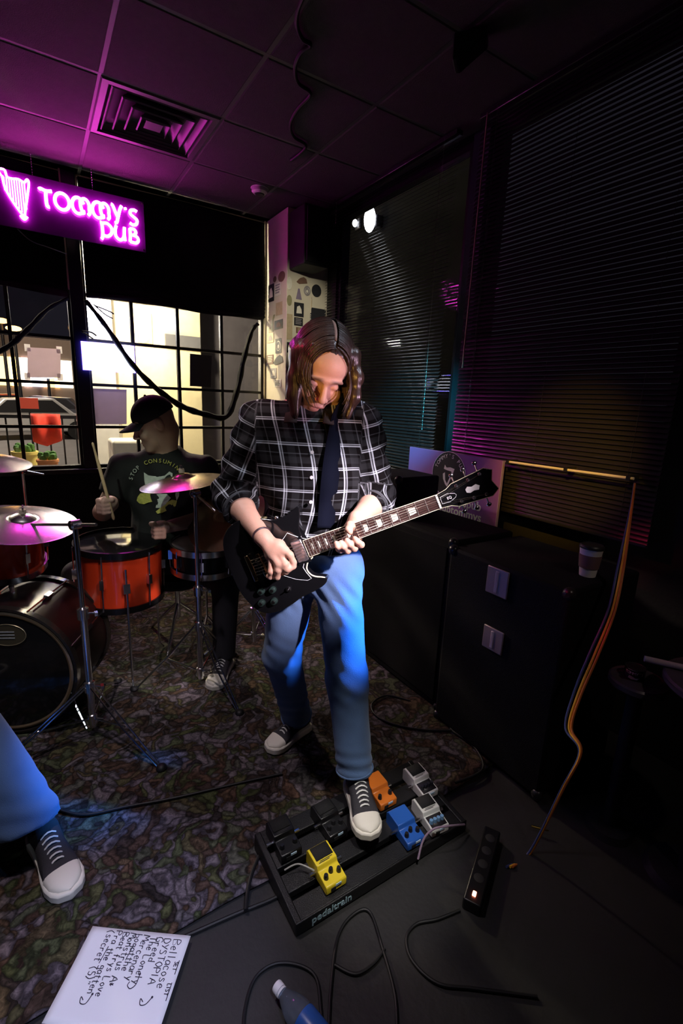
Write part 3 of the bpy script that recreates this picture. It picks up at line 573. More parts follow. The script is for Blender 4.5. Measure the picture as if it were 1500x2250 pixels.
flat('window_poster', 'dark grey poster hung in the window behind the guitarist', 'poster', ((417, 777), (465, 782), (463, 851), (417, 848)), 4.262, mat('dark_poster', (0.05, 0.05, 0.055), 0.7))
flat('window_poster', 'faded bluish poster in the window beside the drummer', 'poster', ((193, 853), (278, 856), (278, 932), (193, 932)), 4.262, backlit('faded_poster', (0.46, 0.40, 0.52)))
a, b = onY(178, 752, 4.22), onY(296, 818, 4.22)
r = thing('lit_window_sign', 'bright white lightbox sign with blue rim hung in the window', 'sign', ((a[0]+b[0])/2, 4.22, b[2]))
mb = MB(); mb.boxb((a[0], 4.205, b[2]), (b[0], 4.24, a[2])); build('light_panel', mb, mat('lightbox_face', (1, 1, 1), 0.4, emit=(0.86, 0.92, 1.0), estr=7), r, bevel=0.012)
mb = MB(); pts = [(a[0], a[2]), (b[0], a[2]), (b[0], b[2]), (a[0], b[2])]
mb.tube([(x, 4.20, z) for x, z in pts], 0.008, 8, closed=True); build('blue_neon_rim', mb, mat('neon_blue', (0.2, 0.2, 1), 0.3, emit=(0.16, 0.10, 1.0), estr=12), r)
# ---------------------------------------------------------------- stickers on the column
def sticker(face, x0, y0, x1, y1, shape, colr, label, inner=None):
    m = mat('sticker_%02d%02d%02d' % tuple(int(c*99) for c in colr), colr, 0.55, var=0.25, scale=40)
    P = [(onX if face == 'L' else onY)(a, b, 1.833 if face == 'L' else 3.798) for a, b in ((x0, (y0+y1)/2), (x1, (y0+y1)/2), ((x0+x1)/2, y0), ((x0+x1)/2, y1))]
    ax = 1 if face == 'L' else 0; sg = -1 if face == 'L' else 1
    c = (P[0]+P[1])/2; hw = abs(P[1][ax]-P[0][ax])/2; hh = abs(P[2][2]-P[3][2])/2; c[2] = (P[2][2]+P[3][2])/2
    ex = np.array([0, -1.0, 0]) if face == 'L' else np.array([1.0, 0, 0]); ez = np.array([0, 0, 1.0]); nn = np.array([-1.0, 0, 0]) if face == 'L' else np.array([0, -1.0, 0])
    if face == 'F': hw = min(hw, 2.065-c[0]) if c[0]+hw > 2.09 else hw
    out = {'rect': [(-hw, -hh), (hw, -hh), (hw, hh), (-hw, hh)], 'oval': [(hw*math.cos(t), hh*math.sin(t)) for t in np.linspace(0, 2*math.pi, 25)[:-1]],
           'tri': [(-hw, -hh), (hw, -hh), (hw*0.2, hh), (-hw*0.3, hh)], 'cap': [(-hw, -hh*0.6), (-hw*0.5, -hh), (hw, -hh*0.5), (hw*0.8, hh*0.6), (hw*0.3, hh), (-hw*0.3, hh*0.6), (-hw*0.6, hh*0.2)],
           'hook': [(-hw, -hh*0.4), (-hw, -hh), (hw*0.4, -hh), (hw*0.5, hh*0.4), (hw, hh), (hw*0.5, hh), (0, hh*0.3), (-hw*0.2, -hh*0.6), (-hw*0.5, -hh*0.6), (-hw*0.5, -hh*0.4)]}[shape]
    m_ = MB(); m_.prism(out, c, ex, ez, nn, 0, 0.0012); o = tag(build('wall_sticker', m_, m, loc=c), label, 'sticker', 'stickers on the cream column')
    if inner:
        im = mat('sticker_ink_%02d%02d%02d' % tuple(int(v*99) for v in inner[1]), inner[1], 0.6)
        m_ = MB()
        if inner[0] == 'ring': m_.tube([c+nn*0.0013+ex*hw*0.65*math.cos(t)+ez*hh*0.65*math.sin(t) for t in np.linspace(0, 2*math.pi, 21)[:-1]], 0.0035, 6, closed=True, flat=0.3); m_.prism([(hw*.3*math.cos(t), hh*.3*math.sin(t)-hh*.1) for t in np.linspace(0, 6.28, 9)[:-1]], c, ex, ez, nn, 0.001, 0.002)
        elif inner[0] == 'bars':
            for k in range(4): m_.prism([(-hw*0.7, hh*(0.55-0.38*k)), (hw*(0.7-0.15*(k % 2)), hh*(0.55-0.38*k)), (hw*(0.7-0.15*(k % 2)), hh*(0.75-0.38*k)), (-hw*0.7, hh*(0.75-0.38*k))], c, ex, ez, nn, 0.001, 0.002)
        else: m_.prism([(-hw*.55, -hh*.55), (hw*.6, -hh*.5), (hw*.5, hh*.1), (hw*.1, hh*.6), (-hw*.4, hh*.4)], c, ex, ez, nn, 0.001, 0.002)
        build('print', m_, im, o)
BK, WH, BR, OL, GY, TN = (0.02, 0.02, 0.025), (0.72, 0.68, 0.58), (0.18, 0.10, 0.07), (0.28, 0.26, 0.14), (0.25, 0.23, 0.24), (0.48, 0.38, 0.24)
for a in (('L', 589, 625, 602, 663, 'rect', BK, 'black upright sticker with white drawing on the column side', ('blob', WH)), ('L', 603, 621, 617, 650, 'rect', WH, 'off-white upright sticker beside the black one on the column side', ('bars', GY)),
 ('L', 611, 596, 626, 619, 'oval', BR, 'brown rounded sticker topmost on the column side'), ('L', 600, 607, 607, 620, 'oval', BR, 'tiny brown oval sticker near the top of the column side'),
 ('L', 603, 703, 621, 723, 'rect', BK, 'black square sticker halfway up the column side', ('blob', BR)), ('L', 590, 693, 604, 730, 'hook', OL, 'olive hook-shaped sticker on the column side'),
 ('L', 587, 733, 601, 753, 'rect', TN, 'tan framed sticker on the column side below the hook shape', ('blob', GY)), ('L', 605, 744, 618, 776, 'rect', BK, 'black tall sticker with pale oval on the column side', ('ring', WH)),
 ('L', 586, 780, 600, 800, 'rect', BR, 'brown square sticker low on the column side', ('bars', WH)), ('L', 594, 809, 607, 831, 'rect', GY, 'grey upright sticker low on the column side', ('blob', WH)),
 ('L', 602, 834, 617, 850, 'rect', WH, 'off-white newsprint scrap lowest on the column side', ('bars', BK)), ('L', 606, 664, 620, 692, 'rect', TN, 'tan strip sticker in the middle of the column side'),
 ('F', 651, 608, 675, 625, 'cap', BR, 'dark brown cap-shaped sticker high on the column front'), ('F', 630, 608, 641, 637, 'oval', WH, 'white tall oval sticker at the column corner'),
 ('F', 686, 625, 704, 653, 'oval', BK, 'plain black round sticker on the column front'), ('F', 667, 628, 682, 650, 'oval', GY, 'grey ring sticker with pale heart on the column front', ('ring', WH)),
 ('F', 650, 634, 663, 658, 'tri', (0.22, 0.17, 0.25), 'purple-grey triangular sticker on the column front'), ('F', 671, 652, 697, 683, 'oval', BR, 'brown round emblem sticker on the column front', ('ring', TN)),
 ('F', 646, 665, 667, 696, 'rect', BK, 'black square sticker with white helmet shape on the column front', ('blob', WH)), ('F', 646, 698, 665, 716, 'rect', BK, 'black wide sticker right under the helmet sticker', ('bars', GY)),
 ('F', 673, 688, 691, 711, 'rect', BK, 'black square sticker with white lettering on the column front', ('bars', WH)), ('F', 695, 678, 704, 706, 'rect', BK, 'narrow black sticker at the edge of the column front'),
 ('F', 630, 648, 641, 672, 'oval', OL, 'olive round sticker at the column corner'), ('F', 630, 690, 642, 746, 'rect', TN, 'long tan sticker running down the column corner'),
 ('F', 650, 720, 673, 733, 'rect', BR, 'brown wide sticker behind the guitarist hair', ('bars', TN)), ('F', 650, 737, 665, 749, 'rect', GY, 'grey small sticker under the brown wide one'),
 ('F', 630, 752, 640, 775, 'rect', BK, 'black upright sticker low at the column corner', ('blob', TN)), ('L', 600, 780, 622, 802, 'cap', BK, 'black ragged sticker low on the column side')):
    sticker(*a)
# ---------------------------------------------------------------- purple pub board and rail on the right wall
PX = 2.045
r = thing('pub_board', 'purple board with round harp logo standing against the blinds', 'board', (PX, 2.05, 0.60))
pa, pb = onX(900, 983, PX), onX(1105, 1010, PX); zt = (pa[2]+pb[2])/2; y1, y0 = pa[1], pb[1]
mb = MB(); mb.boxb((PX, y0, 0.62), (PX+0.012, y1, zt)); build('panel', mb, mat('purple_board', (0.30, 0.12, 0.40), 0.5, var=0.08, scale=3), r, bevel=0.002)
mb = MB(); mb.boxb((PX-0.002, y0-0.003, 0.62), (PX+0.014, y0, zt)); build('edge_strip', mb, mat('pale_edge', (0.55, 0.42, 0.6), 0.5), r)
c = onX(985, 1043, PX); cr = 0.135; M_ink = mat('white_print', (0.82, 0.80, 0.78), 0.5); M_blk = mat('black_print', (0.015, 0.012, 0.018), 0.5)
ey_, ez_ = np.array([0, -1.0, 0]), np.array([0, 0, 1.0]); nx = np.array([-1.0, 0, 0])
th = np.linspace(0, 2*math.pi, 49)[:-1]
mb = MB(); mb.prism([(cr*math.cos(t), cr*math.sin(t)) for t in th], c, ey_, ez_, nx, 0, 0.0012); lg = build('logo_disc', mb, M_blk, r)
mb = MB(); mb.tube([c+nx*0.0015+ey_*cr*math.cos(t)+ez_*cr*math.sin(t) for t in th], 0.0022, 6, closed=True); build('logo_ring', mb, M_ink, lg)
word = "TOMMY'S PUB"
for k, ch in enumerate(word):
    if ch == ' ': continue
    t = math.radians(158-k*13.5); R_ = cr*0.74; o_ = c+ey_*R_*math.cos(t)+ez_*R_*math.sin(t); tx = ey_*math.sin(t)-ez_*math.cos(t); ty = ey_*math.cos(t)+ez_*math.sin(t)
    text_mesh('logo_letter', ch, 0.034, M_ink, lg, o_, tx, ty, lift=0.0016, align='CENTER')
mb = MB()
mb.prism([(-0.04, 0.03), (-0.035, 0.055), (-0.02, 0.04), (0.01, 0.045), (0.045, 0.04), (0.035, 0.01), (0.01, -0.05), (0.0, -0.075), (-0.02, -0.06), (-0.04, -0.03), (-0.045, 0.0), (-0.03, 0.01), (-0.022, -0.035), (-0.005, -0.055), (0.015, -0.01), (0.025, 0.022), (-0.01, 0.025)], c, ey_, ez_, nx, 0.001, 0.002); build('logo_harp', mb, M_ink, lg)
for txt, py, sz in (('tommyspub', 1124, 0.072), ('com/pubtommys', 1148, 0.072)):
    o_ = onX(1056, py, PX); text_mesh('board_lettering', txt, sz, mat('pale_green_print', (0.85, 0.92, 0.80), 0.5), r, o_, ey_, ez_, lift=0.0006, align='RIGHT', bold=0.001)
a, b = onX(1112, 1014, 2.03), onX(1392, 1052, 2.03)
mb = MB(); mb.tube([a, (a+b)/2+np.array([0, 0, -0.001]), b], 0.006, 8); r = tag(build('rail_rod', mb, mat('white_rod', (0.85, 0.80, 0.74), 0.35), loc=(a+b)/2), 'thin white rod along the blind beside the purple board', 'rod')
for t_ in (0.02, 0.53, 0.97):
    q = a+(b-a)*t_; m_ = MB(); m_.boxb((2.02, q[1]-0.008, q[2]-0.010), (2.095, q[1]+0.008, q[2]+0.010)); build('rod_clip', m_, M_frame, r)
# gold-lit pieces left of the board top
# ================================================================== PEOPLE: smooth implicit surfaces meshed by surface nets
def _cone(p, a, b, r1, r2):
    pa = p-a; ba = b-a; h = np.clip((pa@ba)/(ba@ba), 0, 1); return np.sqrt(((pa-h[:, None]*ba)**2).sum(1))-(r1+(r2-r1)*h)
def _ell(p, c, r, R):
    q = (p-c)@R; k0 = np.sqrt(((q/r)**2).sum(1)); k1 = np.sqrt(((q/(r*r))**2).sum(1))+1e-9; return k0*(k0-1)/k1
def smin(a, b, k):
    h = np.clip(0.5+0.5*(b-a)/k, 0, 1); return b+(a-b)*h-k*h*(1-h)
def C_(a, b, r1, r2=None, k=0.02, op='+'): return ('c', np.array(a, float), np.array(b, float), r1, r1 if r2 is None else r2, k, op)
def E_l(c, r, R=None, k=0.02, op='+'): return ('e', np.array(c, float), np.array((r, r, r) if np.isscalar(r) else r, float), np.eye(3) if R is None else np.array(R), None, k, op)
def G_(prims, cuts=(), k=0.02): return ('g', prims, [(np.array(c, float), nrm(n)) for c, n in cuts], None, None, k, '+')
def chain(pts, rad, k=0.006): return [C_(pts[i], pts[i+1], rad[i], rad[i+1], k) for i in range(len(pts)-1)]
def ev1(pr, p):
    if pr[0] == 'c': return _cone(p, pr[1], pr[2], pr[3], pr[4])
    if pr[0] == 'e': return _ell(p, pr[1], pr[2], pr[3])
    d = ev(pr[1], p)
    for c, n in pr[2]: d = np.maximum(d, (p-c)@n)
    return d
def ev(prims, p):
    d = None
    for pr in prims:
        e = ev1(pr, p); k = pr[5]
        if d is None: d = e
        elif pr[6] == '+': d = smin(d, e, k)
        else: d = -smin(-d, e, k)
    return d
def surfnet(prims, h, disp=None, B=12):
    pts = []
    def walk(L):
        for pr in L:
            if pr[0] == 'c': pts.append(pr[1]-max(pr[3], pr[4])); pts.append(pr[1]+max(pr[3], pr[4])); pts.append(pr[2]-max(pr[3], pr[4])); pts.append(pr[2]+max(pr[3], pr[4]))
            elif pr[0] == 'e': pts.append(pr[1]-pr[2].max()); pts.append(pr[1]+pr[2].max())
            else: walk(pr[1])
    walk([q for q in prims if q[6] == '+'])
    lo = np.min(pts, 0)-0.02; hi = np.max(pts, 0)+0.02
    nb = np.ceil((hi-lo)/(h*B)).astype(int); I = np.stack(np.meshgrid(*[np.arange(n) for n in nb], indexing='ij'), -1).reshape(-1, 3)
    Rb = h*B*0.87; cen = lo+(I+0.5)*h*B
    keep = np.zeros(len(I), bool)
    for q in range(0, len(I), 20000): keep[q:q+20000] = np.abs(ev(prims, cen[q:q+20000])) < Rb*1.8+0.01
    I = I[keep]; cen = cen[keep]
    g = np.stack(np.meshgrid(*[np.arange(B+2)]*3, indexing='ij'), -1).reshape(-1, 3)
    pd = np.array([np.abs(ev1(pr, cen)) if pr[6] == '-' else ev1(pr, cen) for pr in prims]); mn = np.min(np.where(np.array([pr[6] == '+' for pr in prims])[:, None], pd, 9), 0)
    allv, allid, quads = [], [], []
    NX = nb*B+4
    def gid(c): return (c[:, 0]*NX[1]+c[:, 1])*NX[2]+c[:, 2]
    for bi in range(len(I)):
        P = lo+(I[bi]*B+g)*h
        sel = [pr for k, pr in enumerate(prims) if pd[k, bi] < (mn[bi]+2*Rb+4*pr[5] if pr[6] == '+' else Rb*1.6+4*pr[5])]
        sel.sort(key=lambda q: q[6] == '-') if sel[0][6] == '-' else None
        d = ev(sel, P)
        if disp is not None: d = d+disp(P)
        if d.min() > 0 or d.max() < 0: continue
        D = d.reshape(B+2, B+2, B+2); s = D < 0; n = B+1
        acc = np.zeros((n, n, n, 3)); cnt = np.zeros((n, n, n))
        for ax in range(3):
            for o1 in (0, 1):
                for o2 in (0, 1):
                    st = [0, 0, 0]; oth = [a for a in range(3) if a != ax]; st[oth[0]] = o1; st[oth[1]] = o2
                    en = list(st); en[ax] += 1
                    A = D[st[0]:st[0]+n, st[1]:st[1]+n, st[2]:st[2]+n]; Bv = D[en[0]:en[0]+n, en[1]:en[1]+n, en[2]:en[2]+n]
                    cr = (A < 0) != (Bv < 0); t = np.where(cr, A/(A-Bv+1e-15), 0)
                    for a in range(3): acc[..., a] += np.where(cr, (t if a == ax else st[a]), 0)
                    cnt += cr
        act = cnt > 0; ci = np.argwhere(act)
        if len(ci) == 0: continue
        loc = acc[act]/cnt[act][:, None]; gc = ci+I[bi]*B
        allv.append(lo+(gc+loc)*h); allid.append(gid(gc))
        for ax in range(3):
            o1, o2 = [(1, 2), (2, 0), (0, 1)][ax]
            sl0 = [slice(1, B+1)]*3; sl1 = [slice(1, B+1)]*3; sl0[ax] = slice(0, B); sl1[ax] = slice(1, B+1)
            a = s[tuple(sl0)]; b = s[tuple(sl1)]; e = np.argwhere(a != b)
            if len(e) == 0: continue
            flip = ~a[a != b]; e = e+1; e[:, ax] -= 1
            base = e+I[bi]*B; u1 = np.zeros(3, int); u1[o1] = 1; u2 = np.zeros(3, int); u2[o2] = 1
            q = np.stack([gid(base-u1-u2), gid(base-u2), gid(base), gid(base-u1)], 1); q[flip] = q[flip][:, ::-1]; quads.append(q)
    V = np.concatenate(allv); ID = np.concatenate(allid); Q = np.concatenate(quads)
    uid, first = np.unique(ID, return_index=True); V = V[first]; F = np.searchsorted(uid, Q)
    ok = (uid[np.clip(F, 0, len(uid)-1)] == Q).all(1); F = F[ok]
    return V, F
def usz(V): return V[:, :1]*RH+V[:, 1:2]*FH+V[:, 2:3]*np.array([0, 0, 1.0])
def inv(p): p = np.array(p, float); return np.array([p@RH, p@FH, p[2]])
def pu(x, y, s): return inv(at(x, y, s))              # pixel + distance -> (u, s, z)
def implicit(name, prims, h, m, parent, disp=None, colf=None, attr=None):
    V, F = surfnet(prims, h, disp); Wd = usz(V); L = ROOTM[parent.name](Wd)
    me = bpy.data.meshes.new(name); me.vertices.add(len(V)); me.vertices.foreach_set('co', L.ravel())
    me.loops.add(F.size); me.loops.foreach_set('vertex_index', F.ravel().astype(np.int32)); me.polygons.add(len(F))
    me.polygons.foreach_set('loop_start', np.arange(0, F.size, 4, dtype=np.int32)); me.polygons.foreach_set('use_smooth', np.ones(len(F), bool)); me.update(calc_edges=True); me.validate()
    if colf is not None:
        a = me.color_attributes.new('col', 'FLOAT_COLOR', 'POINT'); c = np.ones((len(V), 4)); c[:, :3] = colf(V); a.data.foreach_set('color', c.ravel())
    if attr is not None:
        a = me.attributes.new('cloth', 'FLOAT_VECTOR', 'POINT'); a.data.foreach_set('vector', attr(V).ravel())
    o = link(name, me, m, parent); ROOTM[o.name] = ROOTM[parent.name]; return o
def smoothnoise(p, f, seed=0): return np.sin(p[:, 0]*f+seed)*np.sin(p[:, 1]*f*1.13+1.7*seed)*np.sin(p[:, 2]*f*0.91+2.3*seed)
def rotm(fwd, up):                                        # columns: right, back, up of a head looking along fwd
    f = nrm(fwd); x = nrm(np.cross(up, f)); z = np.cross(x, -f); return np.stack([x, -f, z], 1)
def head_prims(H, R, sc, ears=True):
    q = lambda x, y, z: np.array(H)+R@(np.array([x, y, z])*sc)
    L = [E_l(q(0, .012, .03), np.array([.074, .094, .092])*sc, R, .02), E_l(q(0, -.03, -.047), np.array([.058, .062, .079])*sc, R, .03),
         E_l(q(0, -.068, -.108), np.array([.027, .024, .020])*sc, R, .025), E_l(q(0, -.050, .035), np.array([.058, .042, .045])*sc, R, .02),
         E_l(q(0, -.085, .016), np.array([.050, .014, .009])*sc, R, .012)]
    for x in (-1, 1):
        L += [E_l(q(x*.040, -.066, -.036), np.array([.024, .022, .022])*sc, R, .018), E_l(q(x*.031, -.100, -.004), .0175*sc, None, .010, '-')]
    for x in (-1, 1): L += [E_l(q(x*.031, -.0755, -.006), np.array([.015, .011, .009])*sc, R, .004)]
    L += [C_(q(0, -.088, .006), q(0, -.109, -.030), .008*sc, .010*sc, .010), E_l(q(0, -.110, -.036), np.array([.012, .012, .010])*sc, R, .006)]
    for x in (-1, 1): L += [E_l(q(x*.012, -.101, -.040), np.array([.008, .010, .007])*sc, R, .005)]
    L += [E_l(q(0, -.086, -.069), np.array([.024, .011, .0055])*sc, R, .005), E_l(q(0, -.084, -.082), np.array([.021, .011, .007])*sc, R, .005), E_l(q(0, -.100, -.0755), np.array([.026, .010, .0022])*sc, R, .003, '-')]
    if ears:
        for x in (-1, 1): L += [E_l(q(x*.078, .014, -.006), np.array([.010, .022, .032])*sc, R, .008), E_l(q(x*.088, .008, -.006), np.array([.006, .012, .018])*sc, R, .006, '-')]
    return L, q
def face_col(q, sc, R, H, skin, lips, brow):
    def f(V):
        l = ((V-np.array(H))@R)/sc; c = np.tile(np.array(skin), (len(V), 1))
        lip = np.exp(-((l[:, 0]/.024)**4+((l[:, 2]+.0755)/.0125)**4))*(l[:, 1] < -.06)
        br = np.exp(-(((np.abs(l[:, 0])-.032)/.021)**4+((l[:, 2]-.017+0.10*(np.abs(l[:, 0])-.032)**1)/.0055)**4))*(l[:, 1] < -.05)
        st = np.exp(-(l[:, 0]/.05)**4-((l[:, 2]+.09)/.03)**4)*(l[:, 1] < -.02)*0.35
        c = c*(1-st[:, None])+np.array(brow)*1.5*st[:, None]
        c = c*(1-lip[:, None]*.8)+np.array(lips)*lip[:, None]*.8; return c*(1-br[:, None]*.85)+np.array(brow)*br[:, None]*.85
    return f
M_skin = mat('skin', (0.62, 0.38, 0.28), 0.5, var=0.07, scale=60, attr='col', bump=0.06, bscale=300)
M_skin.node_tree.nodes['Principled BSDF'].inputs['Subsurface Weight'].default_value = 0.08
def denim_mat(name, colr):
    m = mat(name, colr, 0.85, var=0.25, scale=9, bump=0.25, bscale=420, sheen=0.15); return m
M_denim = denim_mat('blue_denim', (0.075, 0.14, 0.28))
def hair_mat(name, colr, rough=0.32):
    m = bpy.data.materials.new(name); m.use_nodes = True; nt = m.node_tree; b = nt.nodes['Principled BSDF']; b.inputs['Roughness'].default_value = rough; b.inputs['Specular IOR Level'].default_value = 0.6
    tc = N(nt, 'ShaderNodeTexCoord'); mp = N(nt, 'ShaderNodeMapping'); mp.inputs['Scale'].default_value = (230, 230, 9); nz = N(nt, 'ShaderNodeTexNoise'); nz.inputs['Scale'].default_value = 1.0; nz.inputs['Detail'].default_value = 3
    nt.links.new(tc.outputs['Object'], mp.inputs[0]); nt.links.new(mp.outputs[0], nz.inputs['Vector'])
    rp = N(nt, 'ShaderNodeValToRGB'); rp.color_ramp.elements[0].position = .3; rp.color_ramp.elements[0].color = (*[c*.45 for c in colr], 1); rp.color_ramp.elements[1].position = .75; rp.color_ramp.elements[1].color = (*[c*1.5 for c in colr], 1)
    nt.links.new(nz.outputs['Fac'], rp.inputs[0]); nt.links.new(rp.outputs[0], b.inputs['Base Color'])
    bp = N(nt, 'ShaderNodeBump'); bp.inputs['Strength'].default_value = 0.5; bp.inputs['Distance'].default_value = 0.003; nt.links.new(nz.outputs['Fac'], bp.inputs['Height']); nt.links.new(bp.outputs[0], b.inputs['Normal']); return m
# ---------------------------------------------------------------- shoes (canvas sneaker): local x = toe direction
M_canvas = mat('black_canvas', (0.035, 0.033, 0.04), 0.8, bump=0.3, bscale=500); M_sole = mat('white_rubber', (0.80, 0.76, 0.66), 0.5, var=0.05)
def sneaker(parent, heel, toe, z0, upv=(0, 0, 1), wid=0.050, canvas=None):
    canvas = canvas or M_canvas; h = np.array(heel, float); t = np.array(toe, float); L = np.linalg.norm(t-h); ex = (t-h)/L; ez = nrm(np.array(upv)-ex*(np.array(upv)@ex)); ey = np.cross(ez, ex); o = h
    prof = [(0, .0), (.02, .55), (.06, .78), (.15, .86), (.32, .80), (.5, .82), (.68, 1.0), (.80, 1.02), (.90, .86), (.96, .58), (1.0, .0)]
    def outl(g): return [(x*L*(1+g*.12)-g*.01, wid*(w+g*.10*(w > 0))) for x, w in prof]+[(x*L*(1+g*.12)-g*.01, -wid*(w+g*.10*(w > 0))) for x, w in prof[-2:0:-1]]
    sh = tag(bpy.data.objects.new('shoe', None)); COL.objects.link(sh); sh.parent = parent; ROOTM[sh.name] = ROOTM[parent.name]
    m_ = MB(); m_.prism(outl(.6), o, ex, ey, ez, 0.0, 0.030); build('sole', m_, M_sole, sh, bevel=0.006)
    # upper loft
    secs = [(0.00, .015, .028, .060), (0.03, .60, .028, .085), (0.10, .80, .028, .105), (0.2, .86, .028, .108), (0.32, .80, .028, .104), (0.45, .80, .028, .088), (0.6, .90, .028, .068), (0.75, .96, .028, .052), (0.88, .86, .028, .040), (.96, .55, .028, .034), (1.0, .06, .028, .030)]
    vs = []; n = 16
    for x, w, zb, zt in secs:
        for k in range(n):
            a = math.pi*2*k/n; c, s_ = math.cos(a), math.sin(a); sy = abs(c)**0.75*(1 if c >= 0 else -1); sz = abs(s_)**0.7*(1 if s_ >= 0 else -1)
            narrow = 1-0.38*max(0, sz)*(zt > .06)
            vs.append(o+ex*(x*L)+ey*(wid*w*sy*narrow)+ez*((zb+zt)/2+(zt-zb)/2*sz))
    fs = [(i*n+k, (i+1)*n+k, (i+1)*n+(k+1) % n, i*n+(k+1) % n) for i in range(len(secs)-1) for k in range(n)]+[tuple(range(n)), tuple((len(secs)-1)*n+k for k in range(n-1, -1, -1))]
    m_ = MB(); m_.add(vs, fs); build('upper', m_, canvas, sh, smooth=80)
    m_ = MB(); vs = []
    for i in range(7):
        x = .76+.245*i/6; w = np.interp(x, [.76, .88, .96, 1.005], [.97, .87, .57, .05]); zt = np.interp(x, [.76, .88, .96, 1.0], [.052, .042, .036, .030])
        for k in range(11):
            a = math.pi*k/10; c, s_ = math.cos(a), math.sin(a); vs.append(o+ex*(x*L+.002)+ey*(wid*w*1.03*abs(c)**.75*(1 if c >= 0 else -1))+ez*(.028+(zt-.024)*abs(s_)**.7))
    m_.add(vs, [(i*11+k, (i+1)*11+k, (i+1)*11+k+1, i*11+k+1) for i in range(6) for k in range(10)]); build('toe_cap', m_, M_sole, sh, smooth=80)
    for i in range(6):
        x = .40+.055*i; zt = np.interp(x, [.32, .45, .6, .75], [.106, .090, .070, .054])
        m_ = MB(); m_.tube([o+ex*(x*L)+ey*(wid*.42*q)+ez*(zt+.003-.012*q*q) for q in (-1, -.5, 0, .5, 1)], .0035, 6, flat=.6); build('lace', m_, mat('lace_white', (.75, .75, .72), .7), sh)
    return sh
# ---------------------------------------------------------------- guitarist
J = {}
base = usw0 = W(-0.05, 1.60, 0.0)
gt = thing('person', 'long-haired person in plaid shirt and blue jeans playing a black guitar', 'person', base, -YAW)
HH = np.array([-0.086, 1.575, 1.600]); HR = rotm(np.array([0.20, -0.79, -0.56]), np.array([0.17, 0, 1])); HS = 1.10
hp, hq = head_prims(HH, HR, HS)
neckb = np.array([-.12, 1.625, 1.46])
shR, elR, wrR = np.array([-.285, 1.61, 1.415]), np.array([-.385, 1.625, 1.165]), pu(577, 1180, 1.432)
shL, elL, wrL = np.array([.050, 1.60, 1.425]), np.array([.120, 1.615, 1.165]), pu(784, 1140, 1.452)
body = hp+[C_(hq(0, .045, -.05), neckb, .056, .064, .03), E_l((-.115, 1.62, 1.30), (.15, .085, .20), None, .05), E_l((-.08, 1.64, 1.0), (.14, .085, .16), None, .05),
  C_(shR, (-.2, 1.61, 1.43), .055, .06, .04), C_(shL, (-.03, 1.61, 1.44), .055, .06, .04), C_(shR, elR, .047, .040, .02), C_(shL, elL, .047, .040, .02)]
def forearm(el, wr): return [C_(el, el+(wr-el)*.35, .040, .041, .015), C_(el+(wr-el)*.35, wr, .041, .026, .015)]
body += forearm(elR, wrR)+forearm(elL, wrL)
# right (picking) hand
P = lambda *a: pu(*a)
hand_r = [C_(wrR, P(602, 1208, 1.418), .025, .030, .012), C_(P(598, 1218, 1.420), P(612, 1200, 1.412), .024, .023, .012), C_(P(600, 1222, 1.416), P(624, 1212, 1.402), .020, .018, .010)]
hand_r += chain([P(618, 1202, 1.404), P(637, 1219, 1.388), P(645, 1236, 1.392), P(641, 1246, 1.405)], [.0125, .0105, .0090, .0078])
hand_r += chain([P(615, 1215, 1.402), P(627, 1240, 1.386), P(628, 1256, 1.395), P(620, 1260, 1.412)], [.0125, .0108, .0095, .0082])
hand_r += chain([P(606, 1224, 1.404), P(611, 1252, 1.390), P(609, 1268, 1.402), P(601, 1268, 1.418)], [.0120, .0104, .0092, .008])
hand_r += chain([P(596, 1228, 1.408), P(595, 1256, 1.398), P(593, 1268, 1.410), P(588, 1266, 1.422)], [.0105, .0090, .0080, .007])
hand_r += chain([P(590, 1205, 1.410), P(612, 1238, 1.392), P(632, 1250, 1.388), P(645, 1245, 1.392)], [.0160, .0125, .0110, .0090])
# left (fretting) hand around the neck
hand_l = [C_(wrL, P(772, 1162, 1.446), .024, .026, .012), C_(P(764, 1172, 1.448), P(786, 1176, 1.440), .022, .020, .012)]
hand_l += chain([P(778, 1160, 1.440), P(769, 1154, 1.410), P(766, 1163, 1.386), P(769, 1169, 1.378)], [.015, .0125, .0110, .0088])
for (bx, by), (mx, my), (tx, ty), rr in (((782, 1190), (793, 1197), (779, 1183), .0098), ((769, 1196), (778, 1205), (762, 1187), .0102), ((756, 1199), (763, 1210), (749, 1192), .0100), ((744, 1200), (748, 1209), (738, 1193), .0088)):
    hand_l += chain([P(bx-6, by-14, 1.446), P(bx, by+6, 1.428), P(mx, my, 1.396), P((mx+tx)/2-1, (my+ty)/2, 1.380), P(tx, ty, 1.384)], [.0125, rr*1.12, rr*1.05, rr*.95, rr*.8])
body += hand_r+hand_l
implicit('body', body, .0034, M_skin, gt, colf=face_col(hq, HS, HR, HH, (.62, .36, .26), (.45, .20, .17), (.08, .05, .035)))
